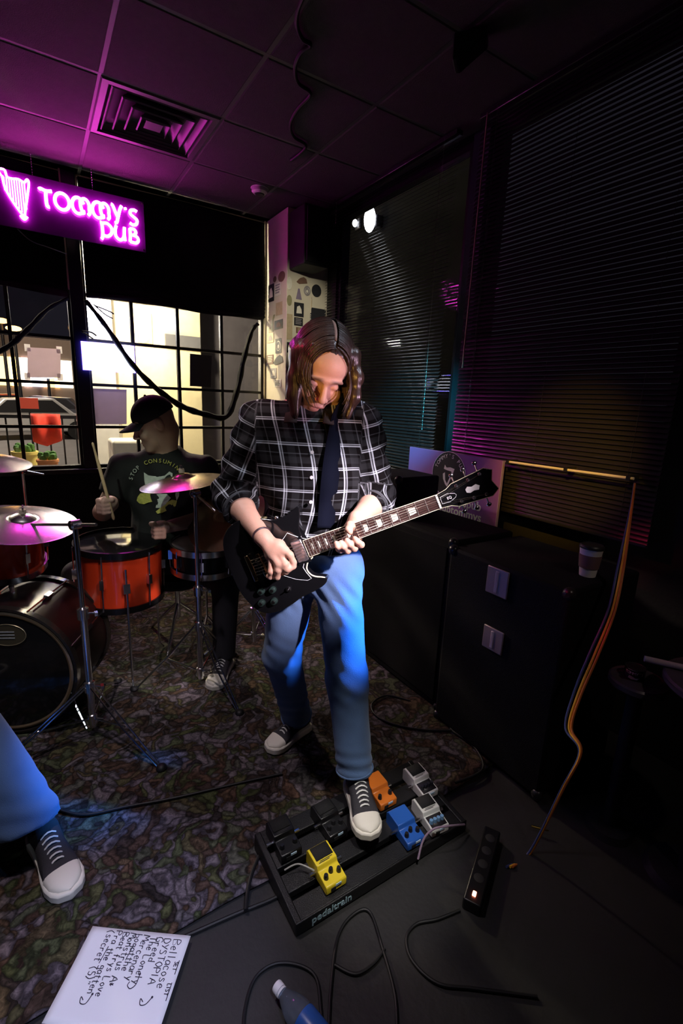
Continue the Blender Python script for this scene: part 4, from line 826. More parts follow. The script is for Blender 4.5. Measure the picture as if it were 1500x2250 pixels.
# hair: parted cap plus falling sides, then strands
def dn(p, u, s, z): return np.array(p)+np.array([u, s, z])
hairp = [E_l(hq(0, .018, .034), np.array([.080, .100, .093])*HS, HR, .02)]
for sd in (-1, 1):
    px1 = [(660, 780), (647, 830), (644, 868), (655, 905)] if sd < 0 else [(776, 780), (784, 830), (780, 872), (764, 915)]
    hairp += [C_(hq(sd*.050, -.040, .078), P(*px1[0], 1.530), .014, .017, .03)]+[C_(P(*px1[k], 1.530-.006*k), P(*px1[k+1], 1.524-.006*k), .017-.002*k, .016-.003*k, .03) for k in range(3)]
    hairp += [C_(hq(sd*.066, .00, .04), dn(hq(sd*.066, .00, .04), sd*.012, -.005, -.19), .026, .018, .04), C_(hq(sd*.058, .06, .01), dn(hq(sd*.062, .06, 0), 0, .02, -.20), .036, .022, .04)]
hairp += [C_(hq(0, .09, .0), dn(hq(0, .09, 0), 0, .03, -.20), .05, .03, .04), E_l(hq(0, -.122, -.042), np.array([.060, .080, .092])*HS, HR, .012, '-'), E_l(hq(0, -.13, -.13), np.array([.052, .10, .10])*HS, HR, .012, '-')]
M_hair = hair_mat('brown_hair', (0.040, 0.022, 0.016)); hair_o = implicit('hair', hairp, .0045, M_hair, gt, disp=lambda p: .0006*np.sin(p[:, 0]*520+80*p[:, 1])+.0004*np.sin(p[:, 1]*600))
def strands(name, parent, m, n, q, R, sc, sdpx, drop, seed=3):
    rnd = random.Random(seed); m_ = MB()
    for k in range(n):
        sd = -1 if rnd.random() < .5 else 1; y = rnd.uniform(-.062, .09); r0 = rnd.uniform(1.0, 1.035)
        cy = math.sqrt(max(.02, 1-((y-.018)/.104)**2)); pts = []
        for t in np.linspace(.085, 1.38, 9):
            pts.append(q(sd*.083*cy*math.sin(t)*r0, y-.012*t*(1 if y < 0 else 0), .036+.094*cy*math.cos(t)*r0))
        e = np.array(pts[-1]); L_ = drop*rnd.uniform(.55, 1.0); wob = rnd.uniform(-.008, .008)
        for t in (.25, .5, .75, 1.0): pts.append(e+np.array([sd*.010*math.sin(2.6*t)-sd*.018*t*t+wob*t, -.012*t if y < 0 else .01*t, -L_*t]))
        pts = spline(pts, 2); rr = rnd.uniform(.0016, .0030); nn = len(pts); m_.tube(usz(pts), [rr*(1 if i < nn*.75 else (nn-i)/(nn*.25)+.05) for i in range(nn)], 4, caps=False)
    return tag(build(name, m_, m, parent, smooth=180), kind='stuff')
m_ = MB(); vs_ = []
for k in range(9):
    t = -.62+1.25*k/8; y_ = .018+.1005*math.sin(t); z_ = .034+.0945*math.cos(t)
    vs_ += [W(*hq(-.0042, y_, z_)), W(*hq(.0042, y_, z_))]
m_.add(vs_, [(2*k, 2*k+1, 2*k+3, 2*k+2) for k in range(8)]); build('hair_parting', m_, mat('scalp', (.42, .25, .20), .5), gt, smooth=80, solid=.002)
strands('hair_strands', gt, M_hair, 420, hq, HR, HS, None, .135)
# clothes
hipR, hipL = np.array([-.165, 1.67, .90]), np.array([-.008, 1.62, .90])
knR, anR = np.array([-.215, 1.72, .50]), np.array([-.165, 1.885, .10])
knL, anL = np.array([.045, 1.515, .53]), np.array([.088, 1.462, .195])
jeans = [G_([E_l((-.08, 1.645, .93), (.155, .112, .12), None, .05), C_(hipR, (-.085, 1.645, .95), .095, .10, .05), C_(hipL, (-.075, 1.64, .95), .085, .10, .05),
   C_(hipR, knR, .094, .074, .05), C_(knR, anR, .072, .066, .03)], [((-.08, 1.645, 1.03), (0, 0, 1)), (anR, anR-knR)], .03),
   G_([C_(hipL, knL, .086, .072, .05), C_(knL, anL, .071, .064, .03)], [(anL, anL-knL)], .04)]
def jeans_disp(p):
    kn = np.exp(-((p[:, 2]-.54)/.08)**2); hm = np.exp(-((p[:, 2]-.22)/.07)**2); up = np.exp(-((p[:, 2]-.83)/.08)**2)
    return .0018*kn*np.sin(p[:, 2]*95+p[:, 0]*60)+.003*hm*np.sin(p[:, 2]*130+p[:, 1]*50)+.003*up*np.sin(p[:, 2]*85+p[:, 0]*110)+.0015*smoothnoise(p, 40)
implicit('jeans', jeans, .0065, M_denim, gt, disp=jeans_disp)
def ringtube(c, n, r1, r2, rt, m, parent, name):
    n = nrm(n); a = nrm(np.cross(n, [0.3, 1, .2])); b = np.cross(n, a); m_ = MB(); m_.tube(usz(np.array([np.array(c)+a*r1*math.cos(t)+b*r2*math.sin(t) for t in np.linspace(0, 2*math.pi, 29)[:-1]])), rt, 6, closed=True); return build(name, m_, m, parent)
ringtube(anL+nrm(knL-anL)*.012, anL-knL, .066, .066, .0035, M_denim, gt, 'jeans_hem'); ringtube(anR+nrm(knR-anR)*.012, anR-knR, .068, .068, .0035, M_denim, gt, 'jeans_hem')
def torso(g): return [E_l((-.118, 1.615, 1.30), (.192+g, .120+g, .205), None, .05), E_l((-.092, 1.635, 1.06), (.172+g, .118+g, .19), None, .06), C_((-.27, 1.61, 1.415), (-.2, 1.615, 1.445), .066+g, .066+g, .04), C_((.035, 1.605, 1.425), (-.05, 1.61, 1.455), .066+g, .066+g, .04), C_((-.118, 1.62, 1.43), (-.118, 1.625, 1.475), .085+g, .072+g, .04)]
implicit('undershirt', [G_(torso(-.016), [((-.118, 1.625, 1.487), (0, .25, 1)), ((-.09, 1.64, 1.1), (0, 0, -1))])], .008, mat('black_cotton', (.010, .010, .012), .85, bump=.2, bscale=300), gt)
cfR = elR+(wrR-elR)*.34; cfL = elL+(wrL-elL)*.36
shirt = [G_(torso(0), [((-.118, 1.625, 1.487), (0, .2, 1)), ((-.09, 1.64, .965), (0, 0, -1))]),
   G_([C_(shR, elR, .074, .066, .03), C_(elR, cfR+(wrR-elR)*.1, .066, .058, .03)], [(cfR, wrR-elR)], .045), G_([C_(shL, elL, .072, .064, .03), C_(elL, cfL+(wrL-elL)*.1, .064, .056, .03)], [(cfL, wrL-elL)], .045),
   C_((-.116, 1.475, 1.54), (-.108, 1.468, 1.345), .080, .016, .010, '-')]
def shirt_disp(p):
    a = np.sin(p[:, 2]*48+p[:, 0]*35+2*np.sin(p[:, 0]*13)); arm = 1/(1+np.exp(-(np.abs(p[:, 0]+.118)-.2)*60)); lowt = np.exp(-((p[:, 2]-1.05)/.12)**2)
    return .0025*a+.005*arm*np.sin(p[:, 2]*75+p[:, 1]*60)+.004*lowt*np.sin(p[:, 0]*60+p[:, 2]*25)
def seg_t(V, a, b): d = b-a; return ((V-a)@d)/(d@d)
def cloth_attr(V):
    out = np.stack([V[:, 0]+.118+.03*np.sin(V[:, 2]*9), V[:, 2], np.zeros(len(V))], 1)
    for sh, el, wr in ((shR, elR, wrR), (shL, elL, wrL)):
        for a, b, off in ((sh, el, 0.0), (el, wr, np.linalg.norm(el-sh))):
            d = _cone(V, a, b, .07, .06); near = (d < .022)&((V[:, 0] < -.285) if sh[0] < -.1 else (V[:, 0] > .055))
            t = seg_t(V, a, b)*np.linalg.norm(b-a)+off; x = nrm(np.cross(b-a, [0, 1, 0])); y = nrm(np.cross(b-a, x)); ang = np.arctan2((V-a)@y, (V-a)@x)
            out[near, 0] = ang[near]*.065+.01; out[near, 1] = 1.44-t[near]
    return out
def plaid_mat():
    m = bpy.data.materials.new('plaid_flannel'); m.use_nodes = True; nt = m.node_tree; b = nt.nodes['Principled BSDF']; b.inputs['Roughness'].default_value = .9; b.inputs['Specular IOR Level'].default_value = .08
    at_ = N(nt, 'ShaderNodeAttribute'); at_.attribute_name = 'cloth'; sp = N(nt, 'ShaderNodeSeparateXYZ'); nt.links.new(at_.outputs['Vector'], sp.inputs[0])
    def stripes(outp, pitch, off):
        ad = N(nt, 'ShaderNodeMath', operation='ADD'); ad.inputs[1].default_value = off+10*pitch; nt.links.new(outp, ad.inputs[0])
        dv = N(nt, 'ShaderNodeMath', operation='DIVIDE'); dv.inputs[1].default_value = pitch; nt.links.new(ad.outputs[0], dv.inputs[0])
        fr = N(nt, 'ShaderNodeMath', operation='FRACT'); nt.links.new(dv.outputs[0], fr.inputs[0])
        rp = N(nt, 'ShaderNodeValToRGB'); rp.color_ramp.interpolation = 'LINEAR'; els = rp.color_ramp.elements
        els[0].position = 0; els[0].color = (.0, .0, .0, 1); els[1].position = 1; els[1].color = (0, 0, 0, 1)
        for p, v in ((.06, .0), (.075, .46), (.105, .46), (.12, .03), (.15, .03), (.165, .34), (.185, .34), (.2, .0), (.34, .0), (.36, .012), (.60, .012), (.62, .0), (.72, .0), (.735, .06), (.755, .06), (.77, .0)):
            e = els.new(p); e.color = (v, v, v, 1)
        nt.links.new(fr.outputs[0], rp.inputs[0]); return rp
    a = stripes(sp.outputs[0], .098, .012); c = stripes(sp.outputs[1], .076, .015)
    ad = N(nt, 'ShaderNodeMix'); ad.data_type = 'RGBA'; ad.blend_type = 'ADD'; ad.inputs['Factor'].default_value = 1; nt.links.new(a.outputs[0], ad.inputs[6]); nt.links.new(c.outputs[0], ad.inputs[7])
    tint = N(nt, 'ShaderNodeMix'); tint.data_type = 'RGBA'; tint.blend_type = 'MULTIPLY'; tint.inputs['Factor'].default_value = 1; tint.inputs[7].default_value = (.85, .92, 1.0, 1); nt.links.new(ad.outputs[2], tint.inputs[6])
    b2 = N(nt, 'ShaderNodeMix'); b2.data_type = 'RGBA'; b2.blend_type = 'ADD'; b2.inputs['Factor'].default_value = 1; b2.inputs[7].default_value = (.0055, .0045, .005, 1); nt.links.new(tint.outputs[2], b2.inputs[6]); nt.links.new(b2.outputs[2], b.inputs['Base Color']); return m
M_plaid = plaid_mat()
implicit('plaid_shirt', shirt, .0055, M_plaid, gt, disp=shirt_disp, attr=cloth_attr)
# collar flaps, placket and buttons
for sd in (-1, 1):
    a = np.array([-.118+sd*.072, 1.575, 1.482]); b = np.array([-.113+sd*.078, 1.502, 1.428]); c = np.array([-.110+sd*.040, 1.494, 1.432]); d = np.array([-.115+sd*.050, 1.555, 1.484])
    m_ = MB(); m_.add(usz(np.array([a, b, c, d])), [(0, 1, 2, 3)]); o = build('collar', m_, mat('collar_flannel', (.035, .028, .026), .9, spec=.1), gt, solid=.006)
for z in (1.34, 1.26, 1.18):
    m_ = MB(); m_.lathe([(0, -.002), (.0055, -.002), (.0055, .002), (0, .002)], W(-.100, 1.4925, z), -FH, n=12); build('button', m_, mat('button', (.5, .5, .5), .3), gt)
ringtube(cfR-nrm(wrR-elR)*.008, wrR-elR, .060, .060, .006, M_plaid, gt, 'cuff'); ringtube(cfL-nrm(wrL-elL)*.008, wrL-elL, .058, .058, .006, M_plaid, gt, 'cuff')
ringtube(wrR-nrm(wrR-elR)*.010, wrR-elR, .0275, .0275, .0045, mat('leather_band', (.05, .025, .03), .5), gt, 'wristband')
# strap lies across the chest
sneaker(gt, W(.085, 1.50, .106), W(.138, 1.272, .102), 0, wid=.048)
sneaker(gt, W(-.118, 1.925, .018), W(-.268, 1.745, .018), 0, wid=.047)
# ---------------------------------------------------------------- electric guitar
def front_s(prims, u, z, s0=1.15, smax=3.2, n=240):
    ss = np.linspace(s0, smax, n); d = ev(prims, np.stack([np.full(n, u), ss, np.full(n, z)], 1)); k = np.argmax(d < 0); return ss[k] if d[k] < 0 else None
gN = at(961, 1103, 1.378); gB = at(577, 1240, 1.462)
GX = nrm(gN-gB); GZ = -FH+np.array([0, 0, 0.10]); GZ = nrm(GZ-GX*(GZ@GX)); GY = np.cross(GZ, GX)
SCL = float(np.linalg.norm(gN-gB)); GO = gB
def g(x, y, z=0.0): return GO+GX*x+GY*y+GZ*z
M_gblk = mat('black_gloss_lacquer', (0.006, 0.006, 0.007), 0.08, spec=0.6, var=0.1, coat=0.6); M_bind = mat('cream_binding', (0.85, 0.78, 0.55), 0.4)
M_chr = mat('chrome', (0.75, 0.75, 0.78), 0.2, metal=1.0); M_ebony = mat('dark_fretboard', (0.05, 0.022, 0.018), 0.45, var=0.4, scale=60); M_pearl = mat('pearl_inlay', (0.85, 0.86, 0.68), 0.25, var=0.1, scale=80)
gr = thing('electric_guitar', 'black double-cut electric guitar with cream-bound neck held by the guitarist', 'guitar', g(-0.02, -0.16, -0.02), 0)
top = [(-.122, .0), (-.119, .06), (-.10, .12), (-.055, .155), (0, .16), (.05, .142), (.095, .122), (.130, .122), (.160, .130), (.185, .136), (.180, .110), (.165, .080), (.158, .055), (.160, .030)]
bot = [(.165, -.030), (.147, -.040), (.131, -.063), (.136, -.085), (.150, -.098), (.168, -.106), (.182, -.116), (.165, -.133), (.125, -.143), (.08, -.148), (.03, -.162), (-.03, -.170), (-.08, -.152), (-.110, -.10), (-.121, -.05)]
def sm(o): return [tuple(p) for p in spline([(a, b, 0) for a, b in o+o[:1]], 4)[:-1, :2]]
outl = sm(top+bot)
m_ = MB(); m_.prism(outl, GO, GX, GY, GZ, -.046, -.008); build('body', m_, M_gblk, gr, bevel=.004)
cut = [q for q in outl if q[0] > .12 and q[1] < -.029 and q[1] > -.112]
m_ = MB(); m_.tube([g(a, b, -.009) for a, b in cut], .0024, 6); build('body_binding', m_, M_bind, gr)
pg = [(.168, .030), (.150, .040), (.118, .068), (.100, .056), (.083, .046), (.05, .042), (.045, -.03), (.05, -.06), (.085, -.085), (.120, -.100), (.134, -.098), (.126, -.075), (.122, -.055), (.135, -.038), (.16, -.030)]
m_ = MB(); m_.prism(pg, GO, GX, GY, GZ, -.008, -.0055); pgo = build('pickguard', m_, M_gblk, gr, bevel=.0008)
m_ = MB(); m_.tube([g(a, b, -.0062) for a, b in pg], .0011, 5, closed=True); build('white_edge', m_, mat('white_ply', (.85, .85, .85), .4), pgo)
fx = SCL-SCL*(1-2**(-22/12.))-.008
# neck: back, fretboard, frets, inlays
m_ = MB(); secs = []
for x in np.linspace(.10, SCL+.004, 14):
    hw = np.interp(x, [fx, SCL], [.0285, .0215])
    for k in range(9): a = math.pi*k/8; secs.append(g(x, hw*math.cos(a), -.006-.021*math.sin(a)))
m_.add(secs, [(i*9+k, i*9+k+1, (i+1)*9+k+1, (i+1)*9+k) for i in range(13) for k in range(8)]); build('neck', m_, mat('dark_mahogany', (.03, .014, .010), .35), gr, smooth=60)
m_ = MB(); m_.prism([(fx, -.0285), (SCL, -.0215), (SCL, .0215), (fx, .0285)], GO, GX, GY, GZ, -.006, .0); fb = build('fretboard', m_, M_ebony, gr)
for sg in (-1, 1):
    m_ = MB(); m_.tube([g(fx, sg*.0285, -.0005), g(SCL, sg*.0215, -.0005)], .0013, 5); build('neck_binding', m_, M_bind, fb)
m_ = MB(); m_.tube([g(fx, -.0285, -.0005), g(fx, .0285, -.0005)], .0012, 5); build('neck_binding', m_, M_bind, fb)
def fpos(n): return SCL*2**(-n/12.)
def hwid(x): return np.interp(x, [fx, SCL], [.0285, .0215])
for n in range(1, 23):
    x = fpos(n); m_ = MB(); m_.tube([g(x, -hwid(x), .0006), g(x, hwid(x), .0006)], .0009, 5); build('fret', m_, mat('fret_nickel', (.8, .78, .7), .25, metal=.8), fb)
for n in (3, 5, 7, 9, 12, 15, 17, 19, 21):
    a, b = fpos(n)+.004, fpos(n-1)-.004; h = .0125
    m_ = MB(); m_.prism([(a, -h), (b, -h*.72), (b, h*.72), (a, h)], GO, GX, GY, GZ, -.001, .0005); build('inlay', m_, M_pearl, fb)
m_ = MB(); m_.prism([(SCL, -.0215), (SCL+.005, -.0215), (SCL+.005, .0215), (SCL, .0215)], GO, GX, GY, GZ, -.006, .0025); build('nut', m_, mat('bone_nut', (.9, .88, .8), .35), gr)
# headstock tilts back
TB = math.radians(12); HX = GX*math.cos(TB)-GZ*math.sin(TB); HZ_ = GX*math.sin(TB)+GZ*math.cos(TB); HO = g(SCL+.005, 0, -.001)
hs = [(0, -.0215), (.03, -.026), (.05, -.036), (.155, -.044), (.178, -.030), (.166, 0), (.178, .030), (.155, .044), (.05, .036), (.03, .026), (0, .0215)]
m_ = MB(); m_.prism(hs, HO, HX, GY, HZ_, -.014, .0); ho = build('headstock', m_, M_gblk, gr, bevel=.002)
def hd(x, y, z=0): return HO+HX*x+GY*y+HZ_*z
m_ = MB(); m_.tube([hd(a, b, 0) for a, b in hs], .0009, 5, closed=True); build('headstock_binding', m_, M_bind, ho)
m_ = MB(); m_.prism([(.006, -.010), (.03, -.013), (.050, -.006), (.054, 0), (.050, .006), (.03, .013), (.006, .010)], HO, HX, GY, HZ_, 0, .002); tcv = build('truss_cover', m_, M_gblk, ho)
m_ = MB(); m_.tube([hd(a, b, .0022) for a, b in [(.006, -.010), (.03, -.013), (.050, -.006), (.054, 0), (.050, .006), (.03, .013), (.006, .010)]], .0006, 5, closed=True); build('cover_edge', m_, mat('white_ply', (.85, .85, .85), .4), tcv)
text_mesh('cover_lettering', 'EQ', .011, MATS['white_print'], tcv, hd(.024, -.004, .002), HX, GY, lift=.0004)
m_ = MB(); m_.prism([(.085, -.006), (.095, -.011), (.108, -.008), (.122, -.011), (.128, 0), (.118, .008), (.104, .005), (.092, .010), (.084, .004)], HO, HX, GY, HZ_, 0, .0012); build('pearl_emblem', m_, mat('white_pearl', (.95, .93, .88), .2), ho)
for sg in (-1, 1):
    for k, x in enumerate((.062, .100, .138)):
        y = sg*(.024+.004*k); t = MB(); t.lathe([(0, .013), (.003, .013), (.0035, .006), (.0028, .005), (.005, .003), (.006, 0)], hd(x, y, 0), HZ_, 12); t.tube([hd(x, y, -.010), hd(x, y+sg*.030, -.010)], .0022, 6)
        tn = build('tuning_machine', t, M_chr, ho); t = MB(); t.ell(hd(x, y+sg*.034, -.010), (.008, .0065, .0045), np.stack([HX, GY, HZ_], 1), 12, 8); build('tuner_button', t, M_chr, tn)
m_ = MB()
for k in range(6):
    y0, y1 = -.026+.0104*k, -.0165+.0066*k
    m_.tube([g(-.040, y0, .006), g(0, y0, .012), g(SCL, y1, .0035), hd(.062+.038*(k if k < 3 else 5-k), (-1 if k < 3 else 1)*(.024+.004*(k if k < 3 else 5-k)), .006)], .0004+.00007*k, 4)
build('strings', m_, mat('string_steel', (.8, .76, .65), .25, metal=1), gr)
for x, wd in ((.135, .019), (.022, .019)):
    m_ = MB(); m_.prism([(x-wd, -.036), (x+wd, -.036), (x+wd, .036), (x-wd, .036)], GO, GX, GY, GZ, -.008, .004); b = build('pickup', m_, mat('nickel_cover', (.55, .5, .52), .2, metal=.9), gr, bevel=.003)
    m_ = MB(); m_.prism([(x-wd-.004, -.044), (x+wd+.004, -.044), (x+wd+.004, .044), (x-wd-.004, .044)], GO, GX, GY, GZ, -.008, -.003); build('pickup_ring', m_, M_gblk, b, bevel=.001)
m_ = MB(); m_.prism([(-.006, -.040), (.006, -.040), (.006, .040), (-.006, .040)], GO, GX, GY, GZ, -.002, .011); build('bridge', m_, mat('gold_hardware', (.7, .55, .3), .2, metal=1), gr, bevel=.002)
m_ = MB(); m_.prism([(-.048, -.046), (-.034, -.046), (-.030, 0), (-.034, .046), (-.048, .046)], GO, GX, GY, GZ, -.003, .008); build('tailpiece', m_, MATS['gold_hardware'], gr, bevel=.003)
for x, y in ((-.045, -.085), (-.005, -.092), (-.060, -.122), (-.016, -.130)):
    m_ = MB(); m_.lathe([(0, .012), (.009, .012), (.0105, .009), (.0118, 0), (.0118, -.004)], g(x, y, -.004), GZ, 18); kb = build('control_knob', m_, mat('smoky_knob', (.02, .035, .03), .08, spec=.8), gr)
    m_ = MB(); m_.lathe([(0, .0135), (.006, .0135), (.0065, .0122)], g(x, y, -.004), GZ, 14); build('knob_cap', m_, M_chr, kb)
m_ = MB(); m_.lathe([(0, .006), (.008, .006), (.009, 0)], g(.045, -.108, -.008), GZ, 12); m_.tube([g(.045, -.108, -.004), g(.048, -.106, .014)], .002, 6); build('toggle_switch', m_, M_chr, gr)
for q in (g(.10, .124, -.02), g(-.124, 0, -.025)):
    m_ = MB(); m_.ell(q, .007, n=10, m=6); build('strap_button', m_, M_chr, gr)
# strap: over the chest and left shoulder, down the back
tor = torso(0)
path = []
for x, y in ((716, 1158), (719, 1110), (724, 1060), (730, 1010), (737, 960), (744, 920)):
    p = pu(x, y, 1.5)
    for it in range(3):
        s_ = front_s(tor, p[0], p[2]) or 1.52; p = pu(x, y, s_-.010)
    path.append(p)
path[0][1] -= .012
path += [np.array([-.006, 1.548, 1.478]), np.array([.004, 1.60, 1.512]), np.array([-.012, 1.68, 1.475]), np.array([-.09, 1.745, 1.38]), np.array([-.16, 1.765, 1.24]), np.array([-.245, 1.74, 1.10]), np.array([-.30, 1.66, 1.0]), inv(g(-.128, 0, -.03))]
ps = usz(spline(path, 5)); vs = []
for i, p in enumerate(ps):
    t = nrm(ps[min(i+1, len(ps)-1)]-ps[max(i-1, 0)]); c = usz(np.array([[-.118, 1.62, inv(p)[2]]]))[0]; o_ = p-c; o_ = o_+np.array([0, 0, .03]) if inv(p)[2] > 1.48 else o_
    sd = nrm(np.cross(t, nrm(o_))); vs += [p-sd*.033, p+sd*.033]
m_ = MB(); m_.add(vs, [(2*i, 2*i+1, 2*i+3, 2*i+2) for i in range(len(ps)-1)]); build('strap', m_, mat('black_webbing', (.003, .004, .010), .9, spec=.08), gr, smooth=80, solid=.003)
# ================================================================== DRUMMER
skin2 = (.50, .32, .25)
db = W(-1.0, 2.75, 0.0)
dr = thing('person', 'drummer in black cap and black cat T-shirt holding a drumstick', 'person', db, -YAW)
DH = np.array([-1.010, 2.54, 1.345]); DR = rotm(np.array([-.80, -.42, -.34]), np.array([0, 0, 1])); DS = 1.06
dp, dq = head_prims(DH, DR, DS)
dshR, delR, dwrR = np.array([-1.205, 2.60, 1.085]), np.array([-1.30, 2.50, .86]), pu(245, 1108, 2.28)
dshL, delL, dwrL = np.array([-.775, 2.60, 1.090]), np.array([-.74, 2.52, .85]), np.array([-.90, 2.30, .84])
dbody = dp+[C_(dq(0, .045, -.05), (-1.0, 2.62, 1.17), .062, .072, .03), E_l((-.99, 2.66, .92), (.19, .13, .26), None, .05), C_(dshR, delR, .055, .046, .03), C_(dshL, delL, .055, .046, .03), C_(dshR, (-1.0, 2.63, 1.13), .06, .07, .04), C_(dshL, (-1.0, 2.63, 1.13), .06, .07, .04)]
dbody += [C_(delR, dwrR, .045, .030, .02), C_(delL, dwrL, .045, .030, .02)]
def fist(w, k, sd):
    q = lambda a, b, c: w+np.array([a, b, c]); L = [C_(w, q(0, -.03, .01), .030, .036, .012), C_(q(-.018, -.03, -.012), q(.018, -.03, .02), .028, .028, .012)]
    for i in range(4):
        z = -.026+.019*i; L += chain([q(sd*.020, -.034, z), q(sd*.030, -.066, z), q(-sd*.002, -.082, z), q(-sd*.022, -.066, z)], [.0125, .0115, .0105, .009])
    return L+chain([q(-sd*.022, -.02, .02), q(-sd*.030, -.056, .036), q(-sd*.006, -.078, .046)], [.015, .0125, .010])
dbody += fist(dwrR, 0, -1)+fist(dwrL, 0, 1)
implicit('body', dbody, .006, M_skin, dr, colf=face_col(dq, DS, DR, DH, skin2, (.38, .18, .16), (.10, .07, .05)))
tee = [G_([E_l((-.99, 2.66, .93), (.225, .165, .27), None, .06), E_l((-.99, 2.67, .70), (.23, .18, .18), None, .06), C_(dshR, (-1.0, 2.64, 1.125), .078, .085, .05), C_(dshL, (-1.0, 2.64, 1.13), .078, .085, .05), C_((-1.0, 2.63, 1.10), (-1.0, 2.62, 1.175), .10, .082, .04)], [((-1, 2.6, 1.205), (0, -.25, 1)), ((-1, 2.6, .60), (0, 0, -1))]),
   G_([C_(dshR, dshR+(delR-dshR)*.75, .084, .074, .03)], [(dshR+(delR-dshR)*.62, delR-dshR)], .05), G_([C_(dshL, dshL+(delL-dshL)*.75, .084, .074, .03)], [(dshL+(delL-dshL)*.62, delL-dshL)], .05)]
implicit('t_shirt', tee, .008, mat('black_tshirt', (.012, .012, .013), .85, bump=.2, bscale=300), dr, disp=lambda p: .003*np.sin(p[:, 2]*40+p[:, 0]*33)+.002*np.sin(p[:, 0]*70))
dj = [G_([E_l((-.99, 2.70, .56), (.19, .16, .11), None, .05), C_((-1.09, 2.68, .55), (-1.45, 2.47, .50), .095, .075, .04), C_((-1.45, 2.47, .50), (-1.45, 2.44, .10), .075, .06, .03)], [((-1.45, 2.44, .09), (0, 0, -1))]), G_([C_((-.89, 2.66, .55), (-.62, 2.44, .50), .095, .075, .04), C_((-.62, 2.44, .50), (-.62, 2.38, .10), .075, .06, .03)], [((-.62, 2.38, .09), (0, 0, -1))], .04)]
implicit('trousers', dj, .010, mat('dark_trousers', (.02, .02, .026), .85, bump=.2, bscale=200), dr)
sneaker(dr, W(-1.45, 2.49, .018), W(-1.46, 2.22, .018), 0); sneaker(dr, W(-.615, 2.44, .018), W(-.625, 2.17, .018), 0)
# cap
M_cap = mat('black_cap_cotton', (.010, .011, .016), .8, bump=.2, bscale=300)
implicit('cap_crown', [G_([E_l(dq(0, .012, .040), np.array([.084, .106, .098])*DS, DR, .02)], [(dq(0, 0, .026), -(DR@np.array([0, -.18, 1.0])))])], .005, M_cap, dr)
def brim(i, j):
    a = (i-.5)*2.1; r0 = .092; r1 = .092+.072*j*math.cos(a*.62); x = math.sin(a)*(.082+.010*j); y = -math.cos(a)*(.092+.072*j)-.004; z = .036-.022*j-.020*(math.sin(a)**2)
    return W(*dq(x, y, z))
m_ = MB(); m_.grid(brim, 17, 6); build('cap_brim', m_, M_cap, dr, smooth=80, solid=.005)
m_ = MB(); m_.ell(W(*dq(0, .012, .138)), .007, n=8, m=6); build('cap_button', m_, M_cap, dr)
# printed cat and arched words on the shirt
M_tp = mat('shirt_print_grey', (.55, .58, .52), .7, var=.35, scale=40); M_td = mat('shirt_print_dark', (.02, .02, .02), .8); M_ty = mat('shirt_print_yellow', (.55, .52, .12), .7, var=.4, scale=90)
def proj_print(name, polys, m, lift=.004):
    m_ = MB()
    for pl in polys:
        cx_ = sum(a for a, b in pl)/len(pl); cy_ = sum(b for a, b in pl)/len(pl); n = len(pl); V3 = []
        def pj(x, y):
            p = pu(x, y, 2.5)
            for it in range(2): s_ = front_s(tee, p[0], p[2], 2.2, 2.8, 200) or 2.5; p = pu(x, y, s_-lift)
            return W(*p)
        V3 = [pj(a, b) for a, b in pl]+[pj((a+cx_)/2, (b+cy_)/2) for a, b in pl]+[pj(cx_, cy_)]
        m_.add(V3, [(i, (i+1) % n, n+(i+1) % n, n+i) for i in range(n)]+[(n+i, n+(i+1) % n, 2*n) for i in range(n)])
    return build(name, m_, m, dr, smooth=0)
proj_print('cat_print', [[(316, 1038), (322, 1044), (336, 1046), (352, 1047), (362, 1045), (372, 1036), (379, 1040), (378, 1058), (374, 1072), (366, 1080), (352, 1086), (340, 1084), (328, 1080), (320, 1072), (317, 1056)],
   [(340, 1086), (366, 1085), (375, 1094), (366, 1106), (352, 1116), (342, 1116), (344, 1104), (338, 1094)], [(386, 1076), (394, 1074), (393, 1090), (388, 1100), (385, 1088)]], M_tp)
proj_print('cat_print_dark', [[(328, 1064), (338, 1062), (339, 1069), (330, 1071)], [(353, 1061), (362, 1060), (363, 1066), (355, 1068)], [(342, 1070), (350, 1070), (348, 1076), (343, 1075)], [(331, 1078), (356, 1080), (370, 1074), (357, 1084), (338, 1083)]], M_td, .0065)
proj_print('flower_print', [[(302, 1092), (308, 1084), (318, 1083), (330, 1084), (336, 1092), (336, 1102), (326, 1104), (316, 1108), (306, 1106), (300, 1100)], [(342, 1124), (352, 1116), (366, 1104), (378, 1098), (389, 1100), (386, 1112), (374, 1118), (358, 1126), (346, 1129)]], M_ty)
wd = 'STOP CONSUMING'; mt = MATS['white_print']
for k, ch in enumerate(wd):
    if ch == ' ': continue
    t = math.radians(166-k*10.2); x, y = 346+56*math.cos(t), 1064-48*math.sin(t); p = pu(x, y, 2.5)
    s_ = front_s(tee, p[0], p[2], 2.2, 2.8, 200) or 2.5; p = pu(x, y, s_-.013); tx = W(math.sin(t), 0, math.cos(t)); ty = W(-math.cos(t)*-1, 0, math.sin(t))
    text_mesh('shirt_lettering', ch, .030, M_tp if k < 5 else M_ty, dr, W(*p), nrm(W(math.sin(t), 0, -math.cos(t))), nrm(W(math.cos(t), 0, math.sin(t))), lift=.001, align='CENTER')
M_wood = mat('hickory_stick', (.62, .45, .25), .45, var=.15, scale=30)
def stick(a, b, label):
    a, b = np.array(a), np.array(b); d = nrm(b-a); m_ = MB(); L = np.linalg.norm(b-a); m_.tube([a, a+d*.01, a+d*(L*.7), a+d*(L-.03), a+d*(L-.012), a+d*(L-.004), b], [.004, .0075, .0075, .0045, .0055, .005, .002], 10); return tag(build('drumstick', m_, M_wood, loc=a), label, 'drumstick')
